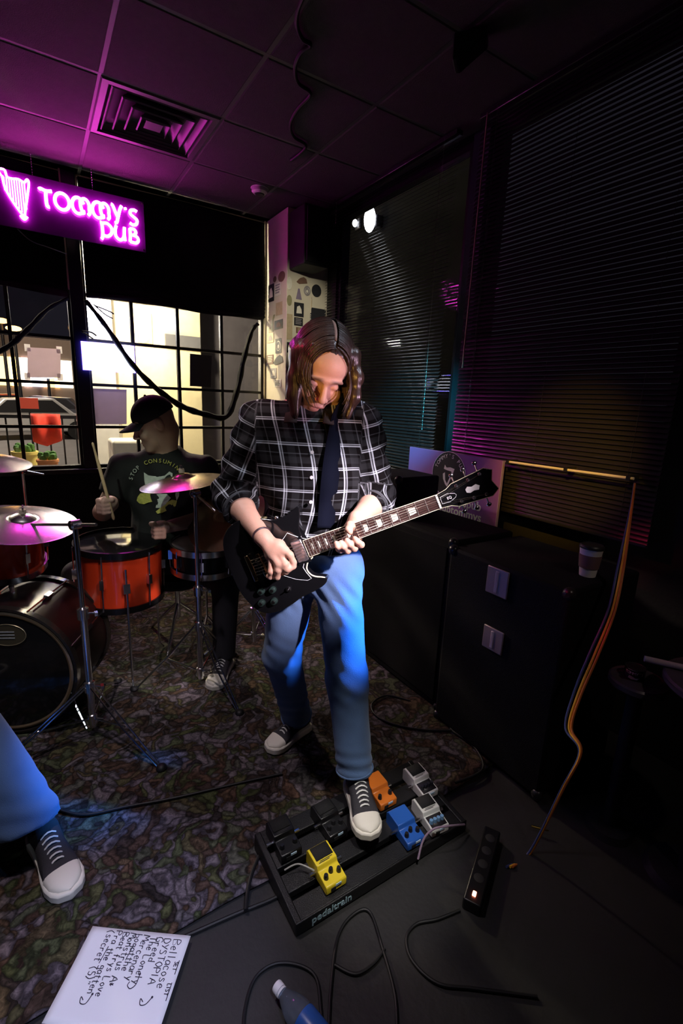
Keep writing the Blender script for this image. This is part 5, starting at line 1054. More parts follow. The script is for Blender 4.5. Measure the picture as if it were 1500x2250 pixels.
stick(at(250, 1142, 2.23), at(203, 972, 2.16), 'wooden drumstick raised in the drummer fist')
m_ = MB(); r = thing('drum_throne', 'round black drum stool under the drummer', 'stool', W(-.99, 2.72, 0)); sz = W(-.99, 2.72, 0)
m_.lathe([(0, .44), (.15, .44), (.165, .40), (.16, .385), (0, .38)], sz); build('seat', m_, M_black, r); m_ = MB(); m_.cyl(sz+[0, 0, .15], sz+[0, 0, .39], .016); build('post', m_, M_chr, r)
for k in range(3): a = 2.1*k; m_ = MB(); m_.cyl(sz+[0, 0, .25], sz+[.24*math.cos(a), .24*math.sin(a), .02], .010); build('leg', m_, M_chr, r)
# ================================================================== DRUM KIT
M_red = mat('red_lacquer_shell', (.55, .045, .012), .18, var=.12, scale=6, coat=.6); M_head = mat('drum_head_coated', (.62, .60, .58), .6); M_bhead = mat('drum_head_black', (.008, .008, .009), .12, coat=.4); M_bronze = mat('cymbal_bronze', (.62, .50, .34), .26, metal=1.0, var=.1, scale=30); M_silver = mat('cymbal_silver', (.78, .76, .78), .24, metal=1.0, var=.08)
def frame(ax):
    ax = nrm(ax); h = np.array([0, 0, 1.0]) if abs(ax[2]) < .9 else np.array([1.0, 0, 0]); x = nrm(np.cross(h, ax)); return x, np.cross(ax, x), ax
def drum(name, label, c, ax, R, depth, nl, shell, h0, h1, group='drums of the kit', hoop=None, extra=None):
    c = np.array(c, float); x, y, a = frame(ax); hoop = hoop or M_chr
    r = thing(name, label, 'drum', (c[0], c[1], c[2]-(R if abs(a[2]) < .5 else depth/2)), group=group)
    m_ = MB(); m_.lathe([(R-.006, -depth/2), (R, -depth/2), (R, depth/2), (R-.006, depth/2)], c, a, 48); build('shell', m_, shell, r)
    for sg, hm in ((1, h0), (-1, h1)):
        m_ = MB(); z = sg*depth/2; m_.lathe([(0, z+sg*.004), (R-.01, z+sg*.004), (R+.002, z), (R+.002, z-sg*.006)], c, a, 48); build('drum_head', m_, hm, r)
        m_ = MB(); m_.lathe([(R+.003, z-sg*.020), (R+.012, z-sg*.020), (R+.012, z+sg*.012), (R+.002, z+sg*.014), (R+.002, z+sg*.004)], c, a, 48); build('hoop', m_, hoop, r)
    for k in range(nl):
        t = 2*math.pi*(k+.5)/nl; d = x*math.cos(t)+y*math.sin(t); m_ = MB(); m_.cyl(c+d*(R+.012)+a*(depth/2-.005), c+d*(R+.012)-a*(depth/2-.005), .0035, n=6); m_.box(c+d*(R+.010), (.02, .02, .05), np.stack([d, np.cross(a, d), a], 1)); build('tension_lug', m_, M_chr, r)
    return r, x, y, a
bn = nrm((-math.sin(math.radians(27)), -math.cos(math.radians(27)), .0)); bc = W(-1.405, 1.80, .318)
M_bhoop = mat('black_drum_hoop', (.02, .016, .014), .25, coat=.3)
r, x, y, a = drum('bass_drum', 'large bass drum with glossy black front head', bc-bn*.18, bn, .285, .36, 8, mat('black_drum_wrap', (.02, .008, .008), .3), M_bhead, M_head, hoop=M_bhoop)
m_ = MB(); m_.lathe([(.262, .004), (.270, .008), (.278, .004)], bc+bn*.001, bn, 64); build('head_rim', m_, mat('brass_rim', (.55, .38, .22), .3, metal=.8), r)
lc = bc+bn*.006+np.array([0, 0, .175])+x*(.03 if (x@RH) > 0 else -.03)
ey2 = np.array([0, 0, 1.0]); ex2 = nrm(np.cross(ey2, bn))
m_ = MB(); m_.prism([(.075*math.cos(t), .048*math.sin(t)) for t in np.linspace(0, 2*math.pi, 33)[:-1]], lc, ex2, ey2, bn, 0, .0015); bd = build('oval_badge', m_, mat('badge_dark', (.06, .05, .03), .3), r)
m_ = MB(); m_.tube([lc+bn*.002+ex2*.075*math.cos(t)+ey2*.048*math.sin(t) for t in np.linspace(0, 2*math.pi, 33)[:-1]], .0016, 5, closed=True); build('badge_ring', m_, mat('badge_gold', (.6, .5, .3), .3, metal=.7), bd)
m_ = MB()
for k in range(3): m_.box(lc+bn*.002+ey2*(.014-.014*k), (.06, .003, .004), np.stack([ex2, bn, ey2], 1))
build('badge_print', m_, mat('badge_silver', (.35, .36, .36), .4), bd)
for sd in (-1, 1):
    m_ = MB(); q = bc-bn*.10+ex2*sd*.20+np.array([0, 0, -.17]); m_.tube([q, q+ex2*sd*.10+bn*.08+np.array([0, 0, -.135])], [.008, .006], 8); build('spur', m_, M_chr, r)
rt_, _, _, _ = drum('tom_drum', 'bright red lacquered tom drum with chrome stand pipe', W(-1.155, 2.36, .592), nrm((.02, -.05, 1)), .205, .30, 6, M_red, M_bhead, M_bhead, hoop=mat('dark_hoop', (.05, .05, .055), .25, metal=.9))
tc_ = W(-1.155, 2.36, 0)
for k in range(3):
    an = 0.5+2.094*k; q = tc_+np.array([math.cos(an)*.222, math.sin(an)*.222, 0]); m_ = MB(); m_.tube([q+[0, 0, .66], q+[0, 0, .06], q+[math.cos(an)*.03, math.sin(an)*.03, .024]], .006, 8); lg_ = build('leg', m_, M_chr, rt_)
    m_ = MB(); m_.box(q+[-math.cos(an)*.008, -math.sin(an)*.008, .56], (.03, .03, .05)); build('leg_bracket', m_, M_chr, lg_)
rt_, _, _, _ = drum('tom_drum', 'dark red rack tom above the bass drum', W(-1.56, 2.10, .79), nrm((.05, -.25, 1)), .155, .22, 6, M_red, M_head, M_head)
m_ = MB(); m_.tube([W(-1.56, 2.10, .70), W(-1.50, 2.02, .64), W(-1.47, 1.99, .595)], .010, 8); build('mount_rod', m_, M_chr, rt_)
rt_, _, _, _ = drum('snare_drum', 'shallow snare drum before the drummer knees', W(-.73, 2.45, .66), nrm((.0, -.05, 1)), .172, .13, 8, mat('black_snare_shell', (.015, .015, .016), .25), M_head, M_head)
sc_ = W(-.73, 2.45, 0)
for k in range(3):
    an = .9+2.094*k; dv = np.array([math.cos(an), math.sin(an), 0]); m_ = MB(); m_.tube([sc_+dv*.175+[0, 0, .60], sc_+dv*.16+[0, 0, .575], sc_+[0, 0, .50], sc_+[0, 0, .30], sc_-dv*.17+[0, 0, .024]], .006, 8); build('stand_leg', m_, M_chr, rt_)
def cymbal(label, c, ax, R, m, bell=.055):
    c = np.array(c, float); x, y, a = frame(ax); r = thing('cymbal', label, 'cymbal', c, group='cymbals of the kit')
    pr_ = [(.006, .030), (bell*.55, .027), (bell*.9, .014), (bell, .010)]+[(bell+(R-bell)*t, .010-.026*t**1.4+.0006*(k % 2)) for k, t in enumerate(np.linspace(.06, 1, 22))]
    m_ = MB(); m_.lathe(pr_+[(R, -.0175), (R*.7, -.007), (bell, .008), (.006, .027)], c, a, 64); build('plate', m_, m, r, smooth=60)
    m_ = MB(); m_.lathe([(0, .052), (.012, .052), (.014, .046), (.014, .034), (.004, .031)], c, a, 14); build('felt_washer', m_, mat('cream_felt', (.55, .5, .38), .9), r)
    m_ = MB(); m_.cyl(c-a*.02, c+a*.068, .004, n=8); m_.box(c+a*.062, (.034, .006, .012), np.stack([x, y, a], 1)); build('wing_nut', m_, M_chr, r)
    return c, a
tilt = lambda u, s, z: nrm(W(u, s, z))
c1, a1 = cymbal('silvery crash cymbal above the bass drum', W(-1.395, 2.0, .935), tilt(.17, -.10, 1), .215, M_silver)
c2, a2 = cymbal('silvery crash cymbal standing highest at the window', W(-1.86, 2.40, 1.14), tilt(.15, -.02, 1), .23, M_silver)
c3, a3 = cymbal('bronze hi-hat cymbal with felt on top before the cat shirt', W(-.765, 2.24, 1.105), tilt(-.13, -.06, 1), .20, M_bronze)
c4, a4 = cymbal('dark bronze ride cymbal tilted steeply below the hi-hat', W(-.60, 2.36, .91), tilt(-.30, -.62, .75), .215, mat('dark_bronze', (.30, .17, .11), .35, metal=1.0))
def tripod(r, foot, zc, spread, angs, zb=.10):
    f = np.array(foot, float)
    for k, an in enumerate(angs):
        d = np.array([math.cos(an), math.sin(an), 0]); s_ = np.array([-d[1], d[0], 0])
        e = f+d*spread; e[2] = .022; topp = f+np.array([0, 0, zc]); mid = topp+(e-topp)*.52
        lg = MB()
        for q in (-.012, .012): lg.tube([topp+s_*q*.7+d*.02, mid+s_*q, e+s_*q*.4], .0042, 6)
        L_ = build('leg', lg, M_chr, r)
        b_ = MB(); b_.tube([f+[0, 0, zb], mid], .004, 6); build('brace', b_, M_chr, L_)
        b_ = MB(); b_.ell(e+d*.01, (.022, .022, .016), n=10, m=6); build('rubber_foot', b_, MATS['black_rubber'], L_)
def stand(label, foot, top, zcol, spread, angs, arm_to=None, zc=.26):
    f = np.array(foot, float); r = thing('cymbal_stand', label, 'cymbal stand', f, group='chrome cymbal stands')
    tripod(r, f, zc, spread, angs)
    m_ = MB(); m_.tube([f+[0, 0, .06], f+[0, 0, zcol]], .0145, 14); build('lower_tube', m_, M_chr, r)
    m_ = MB(); m_.tube([f+[0, 0, zcol], f+[0, 0, top]], .0105, 12); build('upper_tube', m_, M_chr, r)
    for z, R_ in ((zcol, .023), (zc, .022), (.10, .019)):
        m_ = MB(); m_.lathe([(.010, -.028), (R_, -.024), (R_, .022), (.010, .028)], f+[0, 0, z], (0, 0, 1), 18); cl = build('collar', m_, M_chr, r)
        m_ = MB(); m_.tube([f+[.018, -.01, z], f+[.040, -.024, z]], .004, 6); m_.box(f+[.046, -.028, z], (.012, .024, .014)); build('wing_screw', m_, M_chr, cl)
    if arm_to is not None:
        e = np.array(arm_to, float); t = f+[0, 0, top]; d = nrm(e-t); m_ = MB(); m_.tube([t-d*.14, e], .0065, 10); build('boom_arm', m_, M_chr, r)
        m_ = MB(); m_.lathe([(.012, -.022), (.020, -.018), (.020, .018), (.012, .022)], t, nrm(np.cross(d, [0, 0, 1])), 16); build('tilter', m_, M_chr, r)
    return r
stand('chrome tripod cymbal stand in front of the bass drum', (.097, 2.093, 0), .98, .60, .40, (-1.03, 3.35, 1.2), c1-a1*.02)
fh = W(-.70, 2.21, 0)
stand('dim chrome hi-hat stand beside the guitarist knee', (fh[0], fh[1], 0), float(c3[2]-.06), .55, .32, (2.75, .7, 5.0), c3-a3*.02, zc=.36)
f2 = W(-1.80, 2.62, 0); stand('chrome stand behind the rack tom carrying the high crash', (f2[0], f2[1], 0), 1.05, .6, .32, (.4, 2.5, 4.6), c2-a2*.02)
f4 = W(-.50, 2.62, 0); stand('chrome stand behind the guitarist carrying the ride cymbal', (f4[0], f4[1], 0), .82, .5, .30, (.9, 3.0, 5.1), c4-a4*.02)
# ================================================================== THIRD MUSICIAN at the frame edge
bb = W(-1.45, 1.33, 0)
bp_ = thing('person', 'person in dark shirt, wide blue jeans and black lace-up shoes by the bass drum', 'person', bb, -YAW)
BH = np.array([-1.610, 1.42, 1.66]); BR_ = rotm(np.array([.45, -.85, -.2]), np.array([0, 0, 1])); b_p, b_q = head_prims(BH, BR_, 1.04)
bsR, beR, bwR = np.array([-1.810, 1.40, 1.42]), np.array([-1.890, 1.38, 1.14]), np.array([-1.830, 1.30, .93])
bsL, beL, bwL = np.array([-1.420, 1.42, 1.42]), np.array([-1.450, 1.47, 1.14]), np.array([-1.530, 1.32, .98])
bod = b_p+[C_(b_q(0, .045, -.05), (-1.610, 1.44, 1.48), .058, .066, .03), E_l((-1.610, 1.43, 1.28), (.16, .10, .22), None, .05), C_(bsR, bsL, .06, .06, .05), C_(bsR, beR, .05, .042, .02), C_(bsL, beL, .05, .042, .02), C_(beR, bwR, .042, .028, .02), C_(beL, bwL, .042, .028, .02)]+fist(bwR, 0, -1)+fist(bwL, 0, 1)
implicit('body', bod, .007, M_skin, bp_, colf=face_col(b_q, 1.04, BR_, BH, (.55, .34, .26), (.4, .2, .16), (.06, .04, .03)))
implicit('shirt', [G_([E_l((-1.610, 1.43, 1.28), (.19, .125, .24), None, .05), E_l((-1.610, 1.43, 1.06), (.18, .125, .18), None, .05), C_(bsR, bsL, .075, .075, .05)], [((-1.610, 1.43, .97), (0, 0, -1)), ((-1.610, 1.43, 1.49), (0, 0, 1))]), G_([C_(bsR, beR, .07, .06)], [(beR-(beR-bsR)*.3, beR-bsR)], .04), G_([C_(bsL, beL, .07, .06)], [(beL-(beL-bsL)*.3, beL-bsL)], .04)], .010, MATS['black_tshirt'], bp_)
implicit('hair', [G_([E_l(b_q(0, .02, .04), np.array([.084, .104, .096])*1.04, BR_)], [(b_q(0, -.03, .03), -(BR_@np.array([0, -.5, 1.0])))])], .007, hair_mat('dark_hair', (.03, .02, .015)), bp_)
hipA, hipB = np.array([-1.700, 1.43, .92]), np.array([-1.520, 1.43, .92])
knA, anA = np.array([-1.72, 1.40, .5]), np.array([-1.74, 1.42, .06]); knB, anB = np.array([-1.27, 1.36, .53]), np.array([-.985, 1.265, .125])
implicit('jeans', [G_([E_l((-1.61, 1.43, .95), (.165, .115, .12), None, .05), C_(hipA, knA, .092, .076, .04), C_(knA, anA, .076, .080, .03)], [(anA, (0, 0, -1)), ((-1.61, 1.43, 1.04), (0, 0, 1))]), G_([C_(hipB, knB, .092, .080, .04), C_(knB, anB, .080, .100, .03)], [(anB+np.array([0, 0, -.01]), (.25, -.35, -1))], .04)], .008, M_denim, bp_, disp=lambda p: .003*np.sin(p[:, 2]*45+p[:, 0]*40)+.003*np.sin(p[:, 2]*90+p[:, 1]*40)*np.exp(-((p[:, 2]-.15)/.1)**2))
sneaker(bp_, W(-.985, 1.315, .018), W(-.765, 1.115, .018), 0, wid=.052); sneaker(bp_, W(-1.745, 1.46, .018), W(-1.70, 1.18, .018), 0, wid=.050)
# ================================================================== PEDALBOARD AND PEDALS
BX0, BX1, BY0, BY1 = .497, 1.185, .925, 1.225
r = thing('pedalboard', 'black metal pedalboard with pale lettering on its front rail', 'pedalboard', ((BX0+BX1)/2, (BY0+BY1)/2, 0))
M_pb = mat('black_powdercoat', (.008, .008, .009), .4, bump=.2, bscale=400)
def ztop(y): return .042+(y-BY0)/(BY1-BY0)*.030
for k in range(4):
    y0 = BY0+k*.0806; m_ = MB(); m_.add([(BX0+.012, y0, ztop(y0)-.022), (BX1-.012, y0, ztop(y0)-.022), (BX1-.012, y0+.058, ztop(y0+.058)-.022), (BX0+.012, y0+.058, ztop(y0+.058)-.022), (BX0+.012, y0, ztop(y0)), (BX1-.012, y0, ztop(y0)), (BX1-.012, y0+.058, ztop(y0+.058)), (BX0+.012, y0+.058, ztop(y0+.058))], [(3, 2, 1, 0), (4, 5, 6, 7), (0, 1, 5, 4), (1, 2, 6, 5), (2, 3, 7, 6), (3, 0, 4, 7)]); build('rail', m_, M_pb, r, bevel=.003)
for x in (BX0, BX1-.022):
    m_ = MB(); m_.prism([(BY0-.006, .006), (BY1, .006), (BY1, ztop(BY1)+.004), (BY0-.006, ztop(BY0)+.004)], (x, 0, 0), (0, 1, 0), (0, 0, 1), (1, 0, 0), 0, .022); build('end_plate', m_, M_pb, r, bevel=.004)
m_ = MB(); m_.boxb((BX0, BY0-.010, .006), (BX1, BY0-.002, .050)); fp = build('front_plate', m_, M_pb, r, bevel=.003)
for x in (BX0+.04, BX1-.04):
    for y in (BY0+.03, BY1-.03): m_ = MB(); m_.cyl((x, y, 0), (x, y, ztop(y)-.02), .012, n=10); build('foot', m_, MATS['black_rubber'], r)
text_mesh('board_lettering', 'pedaltrain', .0350, mat('pale_blue_print', (.42, .60, .68), .5), fp, (.548, BY0-.010, .019), (1, 0, 0), (0, 0, 1), lift=.0006, bold=.0005)
def pedal(label, cx, cy, rz, colr, pad=True, knobs=3, knobm=None, gloss=.35, name='effects_pedal', panel=None, jack=True, slots=False):
    z0 = ztop(cy)+.001; R = np.array([[math.cos(rz), -math.sin(rz), 0], [math.sin(rz), math.cos(rz), 0], [0, 0, 1]]); o = np.array([cx, cy, z0]); ex, ey, ez = R[:, 0], R[:, 1], R[:, 2]
    m = mat('pedal_%02d%02d%02d' % tuple(int(c*99) for c in colr), colr, gloss, var=.06); r = thing(name, label, 'pedal', o, rz, group='effects pedals on the board')
    # side profile: low knob deck towards -y, raised treadle towards +y
    prof = [(-.062, 0), (.064, 0), (.064, .045), (.055, .055), (-.004, .050), (-.010, .036), (-.060, .028), (-.0625, .024)]
    m_ = MB(); m_.prism(prof, o, ey, ez, ex, -.0365, .0365); build('enclosure', m_, m, r, bevel=.0025)
    if pad:
        m_ = MB(); m_.add([o+ex*a+ey*b+ez*c for a, b, c in ((-.030, .010, .0525), (.030, .010, .0525), (.030, .054, .0562), (-.030, .054, .0562))], [(0, 1, 2, 3)]); build('treadle_pad', m_, mat('pad_rubber', (.012, .012, .013), .7, bump=.5, bscale=500), r, solid=.002)
        m_ = MB(); m_.add([o+ex*a+ey*b+ez*c for a, b, c in ((-.026, .000, .0518), (.012, .000, .0518), (.012, .0022, .0520), (-.026, .0022, .0520), (-.020, .0045, .0522), (.024, .0045, .0522), (.024, .0065, .0524), (-.020, .0065, .0524))], [(0, 1, 2, 3), (4, 5, 6, 7)]); build('name_print', m_, mat('dark_ink', (.03, .03, .03), .6), r)
    if panel:
        m_ = MB(); m_.add([o+ex*a+ey*b+ez*c for a, b, c in ((-.031, -.057, .0292), (.031, -.057, .0292), (.031, -.013, .0362), (-.031, -.013, .0362))], [(0, 1, 2, 3)]); build('knob_panel', m_, panel, r, solid=.001)
    for k in range(knobs):
        x = (k-(knobs-1)/2)*(.046/max(1, knobs-1)) if knobs > 1 else 0; yy = -.036+(.010 if k == 1 and knobs == 3 else 0); zb = .0335+yy*.12+.002
        m_ = MB(); m_.lathe([(0, .016), (.0062, .016), (.0070, .012), (.0080, .002), (.0080, 0)], o+ex*x+ey*yy+ez*(zb-.002), ez, 14); build('knob', m_, knobm or mat('knob_black', (.015, .015, .017), .3), r)
    m_ = MB(); m_.boxb((0, 0, 0), (0, 0, 0)) if False else m_.box(o-ey*.0625+ez*.012-ex*.012, (.016, .004, .012), R); build('dc_socket', m_, M_black, r)
    m_ = MB(); m_.box(o-ey*.0628+ez*.021+ex*.006, (.020, .003, .007), R); build('face_label', m_, mat('label_pale', (.45, .62, .75), .5), r)
    if jack:
        for sg in (-1, 1):
            m_ = MB(); m_.cyl(o+ex*sg*.0365+ey*.004+ez*.022, o+ex*sg*.058+ey*.004+ez*.022, .006, n=10); build('patch_plug', m_, M_chr, r)
    return r
pedal('yellow effects pedal with black knobs on the board', .6475, 1.004, .02, (.80, .62, .03))
pedal('pale grey effects pedal half hidden behind the other grey one', 1.130, 1.108, -.03, (.62, .60, .60), knobs=4, knobm=mat('knob_dark', (.02, .02, .03), .3), panel=mat('panel_black', (.02, .018, .022), .4))
pedal('pale grey effects pedal with blue knobs at the board corner', 1.068, .985, -.10, (.60, .61, .58), knobs=4, knobm=mat('knob_blue', (.15, .30, .50), .3), panel=MATS['panel_black'])
pedal('blue effects pedal beside the white shoe toe', .958, .990, -.04, (.02, .10, .42), pad=False, knobs=3)
pedal('orange effects pedal behind the blue one', .962, 1.150, 0, (.62, .16, .02), pad=False, knobs=2)
pedal('black effects pedal under the yellow one left of the shoe', .735, 1.135, .05, (.006, .006, .007), knobs=3)
pedal('black effects pedal at the rear corner of the board', .570, 1.150, 0, (.007, .006, .006), knobs=2)
m_ = MB(); m_.tube(spline([(.53, 1.06, .075), (.57, 1.05, .085), (.60, 1.02, .08), (.612, 1.008, .073)], 6), .0026, 8); tag(build('patch_cable', m_, mat('grey_cable', (.3, .3, .28), .4), loc=(.57, 1.05, .08)), 'thin grey patch cable plugged into the yellow pedal', 'cable')
m_ = MB(); m_.tube(spline([onZ(918, 1888, .03), onZ(930, 1845, .07), onZ(952, 1822, .10), onZ(985, 1815, .10), onZ(1020, 1812, .05)], 8), .0036, 8); tag(build('patch_cable', m_, mat('purple_grey_cable', (.25, .18, .25), .35), loc=onZ(952, 1822, .1)), 'dark patch cable arched over the corner grey pedal', 'cable')
# ================================================================== AMPLIFIERS on the right
M_tolex = mat('black_tolex', (.006, .006, .007), .8, spec=.2, bump=.4, bscale=350); M_cloth = mat('black_speaker_cloth', (.005, .005, .006), .9, spec=.2, bump=.5, bscale=600); M_corner = mat('black_corner', (.02, .02, .02), .3)
def cab(name, label, x0, x1, y0, y1, z0, z1, plates=(), grill=True):
    r = thing(name, label, 'amplifier', ((x0+x1)/2, (y0+y1)/2, z0), group='amplifier cabinets by the blinds')
    m_ = MB(); m_.boxb((x0, y0, z0+.02), (x1, y1, z1)); build('cabinet', m_, M_tolex, r, bevel=.012)
    if grill: m_ = MB(); m_.boxb((x0-.006, y0+.03, z0+.06), (x0+.01, y1-.03, z1-.04)); build('grille_cloth', m_, M_cloth, r, bevel=.004)
    for y in (y0, y1):
        for z in (z0+.02, z1):
            m_ = MB(); m_.ell((x0+.012, y+(.012 if y == y0 else -.012), z+(.012 if z < z1 else -.012)), .024, n=10, m=8); build('corner_cap', m_, M_corner, r)
    for x in (x0+.06, x1-.06):
        for y in (y0+.06, y1-.06): m_ = MB(); m_.cyl((x, y, z0), (x, y, z0+.03), .018, n=10); build('foot', m_, MATS['black_rubber'], r)
    for (ya, yb, za, zb) in plates:
        m_ = MB(); m_.boxb((x0-.012, ya, za), (x0-.004, yb, zb)); h_ = build('handle_plate', m_, mat('brushed_handle', (.32, .24, .24), .4, metal=.3), r, bevel=.012)
        m_ = MB(); m_.boxb((x0-.016, (ya+yb)/2-.008, za+.012), (x0-.010, (ya+yb)/2+.008, zb-.012)); build('grip_bar', m_, mat('grip_grey', (.4, .33, .36), .4), h_, bevel=.003)
    return r
cab('speaker_cabinet', 'tall black speaker cabinet beneath the purple board', 1.56, 1.98, 1.46, 2.26, .0, .90)
cab('amplifier_head', 'black amplifier head on top of the tall cabinet', 1.60, 1.90, 1.93, 2.24, .901, 1.115)
cab('speaker_cabinet', 'black speaker cabinet carrying the coffee cup', 1.52, 2.0, .86, 1.44, .0, .885, ((1.11, 1.215, .76, .875), (1.10, 1.20, .52, .62)), grill=False)
# coffee cup
p = onX(1291, 1255, 1.74); cxy = (p[0], p[1], .887)
r = thing('coffee_cup', 'white paper coffee cup with brown sleeve on the black cabinet', 'cup', cxy)
m_ = MB(); m_.lathe([(0, .003), (.028, .003), (.029, 0), (.041, .112), (.042, .114), (.040, .114), (.028, .006)], cxy, (0, 0, 1), 32); build('paper_cup', m_, mat('white_cup', (.80, .78, .72), .6), r)
m_ = MB(); m_.lathe([(.0335, .034), (.0352, .034), (.0402, .086), (.0390, .086)], cxy, (0, 0, 1), 32); build('sleeve', m_, mat('brown_sleeve', (.20, .11, .10), .8), r)
m_ = MB(); m_.lathe([(.043, .110), (.044, .114), (.043, .119), (.038, .124), (.036, .122), (0, .121)], cxy, (0, 0, 1), 32); build('lid', m_, mat('black_lid', (.02, .02, .02), .4), r)
# hanging cables at the end of the rod
for nm, colr, dx, lbl in (('yellow', (.75, .42, .03), 0, 'yellow cable hanging from the rod end to the floor'), ('orange', (.55, .16, .03), .02, 'orange cable hanging beside the yellow one'), ('blue', (.06, .08, .22), -.03, 'dark blue cable hanging loosest from the rod end')):
    k = dx*260
    pts = [onX(1394, 1062, 2.0), onX(1386+k*.2, 1120, 1.92), onX(1366+k, 1240, 1.74), onX(1345+k*1.2, 1340, 1.64), onX(1305+k*1.6, 1440, 1.55), onX(1268+k*1.3, 1530, 1.47), onX(1250+k, 1600, 1.42), onX(1275+k*.3, 1652, 1.40), onX(1235+k*.3, 1735, 1.37), onZ(1165+k*.3, 1872, .006), onZ(1120+k, 1905, .006)]
    m_ = MB(); m_.tube(spline(pts, 8), .0042, 8); tag(build('hanging_cable', m_, mat('cable_'+nm, colr, .4), loc=pts[5]), lbl, 'cable', 'cables hanging by the amplifiers')
p = onZ(1167, 1815, .02); m_ = MB(); d = nrm((.5, -.6, 0)); m_.tube([p, p+d*.03], .0045, 10); m_.tube([p+d*.03, p+d*.055, p+d*.06], [.003, .003, .001], 8); tag(build('jack_plug', m_, mat('brass_plug', (.8, .6, .15), .2, metal=1), loc=p), 'small brass jack plug lying on the floor', 'plug')
# stool with tin, side table with rolled paper
def table(name, label, c, R, h, rb=.12):
    r = thing(name, label, 'table', (c[0], c[1], 0)); m_ = MB(); m_.lathe([(0, h), (R, h), (R+.006, h-.006), (R+.006, h-.022), (R, h-.028), (0, h-.028)], (c[0], c[1], 0), (0, 0, 1), 36); build('top', m_, mat('dark_table_top', (.06, .05, .06), .35), r)
    m_ = MB(); m_.cyl((c[0], c[1], .03), (c[0], c[1], h-.02), .025); build('post', m_, M_black, r); m_ = MB(); m_.lathe([(0, .03), (rb*.88, .025), (rb, 0), (0, 0)], (c[0], c[1], 0)); build('base', m_, M_black, r)
p = onZ(1390, 1492, .62); q = onZ(1392, 1486, .622)
table('side_table', 'small round dark table holding the tin', (p[0]+.02, p[1]-.01), .085, .62, .08)
r = thing('tin', 'little black tin with white pub lettering on the small table', 'tin', (q[0], q[1], .621))
m_ = MB(); m_.lathe([(0, .036), (.030, .036), (.031, .038), (.032, .036), (.031, 0), (0, 0)], (q[0], q[1], .621), (0, 0, 1), 28); build('can', m_, M_blk, r)
m_ = MB(); m_.lathe([(.0308, .037), (.0322, .0375), (.0322, .0355)], (q[0], q[1], .621), (0, 0, 1), 28); build('rim', m_, M_chr, r)
vd = nrm((-q[0], -q[1], 0)); tx = nrm(np.cross((0, 0, 1), vd)); 
for k, ch in enumerate("TOMMY'S"):
    t = (k-3)*.26; n_ = vd*math.cos(t)+tx*math.sin(t); text_mesh('tin_lettering', ch, .013, M_ink, r, np.array([q[0], q[1], .642])+n_*.032, -vd*math.sin(t)+tx*math.cos(t), (0, 0, 1), lift=.0004, align='CENTER')
m_ = MB(); m_.prism([(-.016, -.004), (-.006, -.008), (.010, -.006), (.017, .002), (.006, -.002), (-.004, .002), (-.014, .005)], np.array([q[0], q[1], .633])+vd*.0325, tx, (0, 0, 1), vd, 0, .0006); build('tin_swoosh', m_, M_ink, r)
a, b = at(1418, 1433, 1.40), at(1530, 1470, 1.34); zt_ = min(a[2], b[2])-.016
table('side_table', 'dark round table out at the edge with rolled paper on it', (b[0]+.02, b[1]-.09), .17, float(zt_))
a[2] = b[2] = zt_+.011; m_ = MB(); m_.tube([a, b], .010, 14); m_.tube([a+(b-a)*.1, b], .0098, 10); tag(build('rolled_paper', m_, mat('pale_roll', (.34, .30, .33), .7), loc=a), 'pale rolled paper lying on the dark round table', 'paper roll')
# power strip with red switch
p = onZ(1042, 1962, .045)
r = thing('power_strip', 'black power strip on the floor with a glowing red switch', 'power strip', (p[0], p[1], 0), .5)
Rz = np.array([[math.cos(.5), -math.sin(.5), 0], [math.sin(.5), math.cos(.5), 0], [0, 0, 1]]); o = np.array([p[0], p[1], 0])
m_ = MB(); m_.box(o+Rz@np.array([.12, 0, .020]), (.30, .055, .040), Rz); build('housing', m_, MATS['black_plastic'], r, bevel=.005)
m_ = MB(); m_.box(o+Rz@np.array([0, 0, .042]), (.016, .011, .006), Rz); build('lit_switch', m_, mat('red_switch', (1, .2, .1), .4, emit=(1.0, .22, .12), estr=14), r, bevel=.002)
for k in range(4): m_ = MB(); m_.lathe([(0, .0005), (.015, .0005), (.016, 0)], o+Rz@np.array([.06+.055*k, 0, .040]), (0, 0, 1), 14); build('socket', m_, M_black, r)
# ================================================================== THINGS ON THE FLOOR
M_cab = MATS['black_rubber']
def floor_cable(label, pts, rad=.0045, z=.006):
    P3 = spline([onZ(x, y, z) for x, y in pts], 8); m_ = MB(); m_.tube(P3, rad, 8); tag(build('floor_cable', m_, M_cab, loc=P3[len(P3)//2]), label, 'cable', 'black cables on the floor')
floor_cable('black cable looping around the water bottle', [(536, 2290), (538, 2220), (560, 2150), (605, 2118), (660, 2122), (695, 2150), (705, 2220), (712, 2290)])
floor_cable('black cable in a tall loop in front of the pedalboard', [(722, 2290), (726, 2180), (742, 2060), (775, 2010), (812, 2004), (842, 2090), (868, 2190), (872, 2290)])
floor_cable('black cable curling towards the power strip', [(1180, 2190), (1040, 2172), (960, 2160), (905, 2110), (893, 2060), (915, 2030), (960, 2020), (1010, 2000)])
floor_cable('black cable sagging across the tall loop', [(735, 2120), (780, 2140), (820, 2118), (845, 2085)])
floor_cable('black cable laid along the edge of the rug', [(160, 2190), (300, 2105), (420, 2052), (520, 2008), (600, 1975), (650, 1945)], .006)
floor_cable('thin black cable stretched over the rug before the stand', [(100, 1768), (180, 1790), (280, 1772), (390, 1752), (520, 1722), (620, 1700)], .005, .022)
floor_cable('black cable ringed on the rug beside the front leg', [(1010, 1605), (930, 1604), (860, 1590), (822, 1568), (818, 1545), (850, 1528), (900, 1540)], .005, .022)
floor_cable('black cable running from the rug down to the pedals', [(590, 1840), (560, 1900), (545, 1950), (540, 2000)], .006, .020)
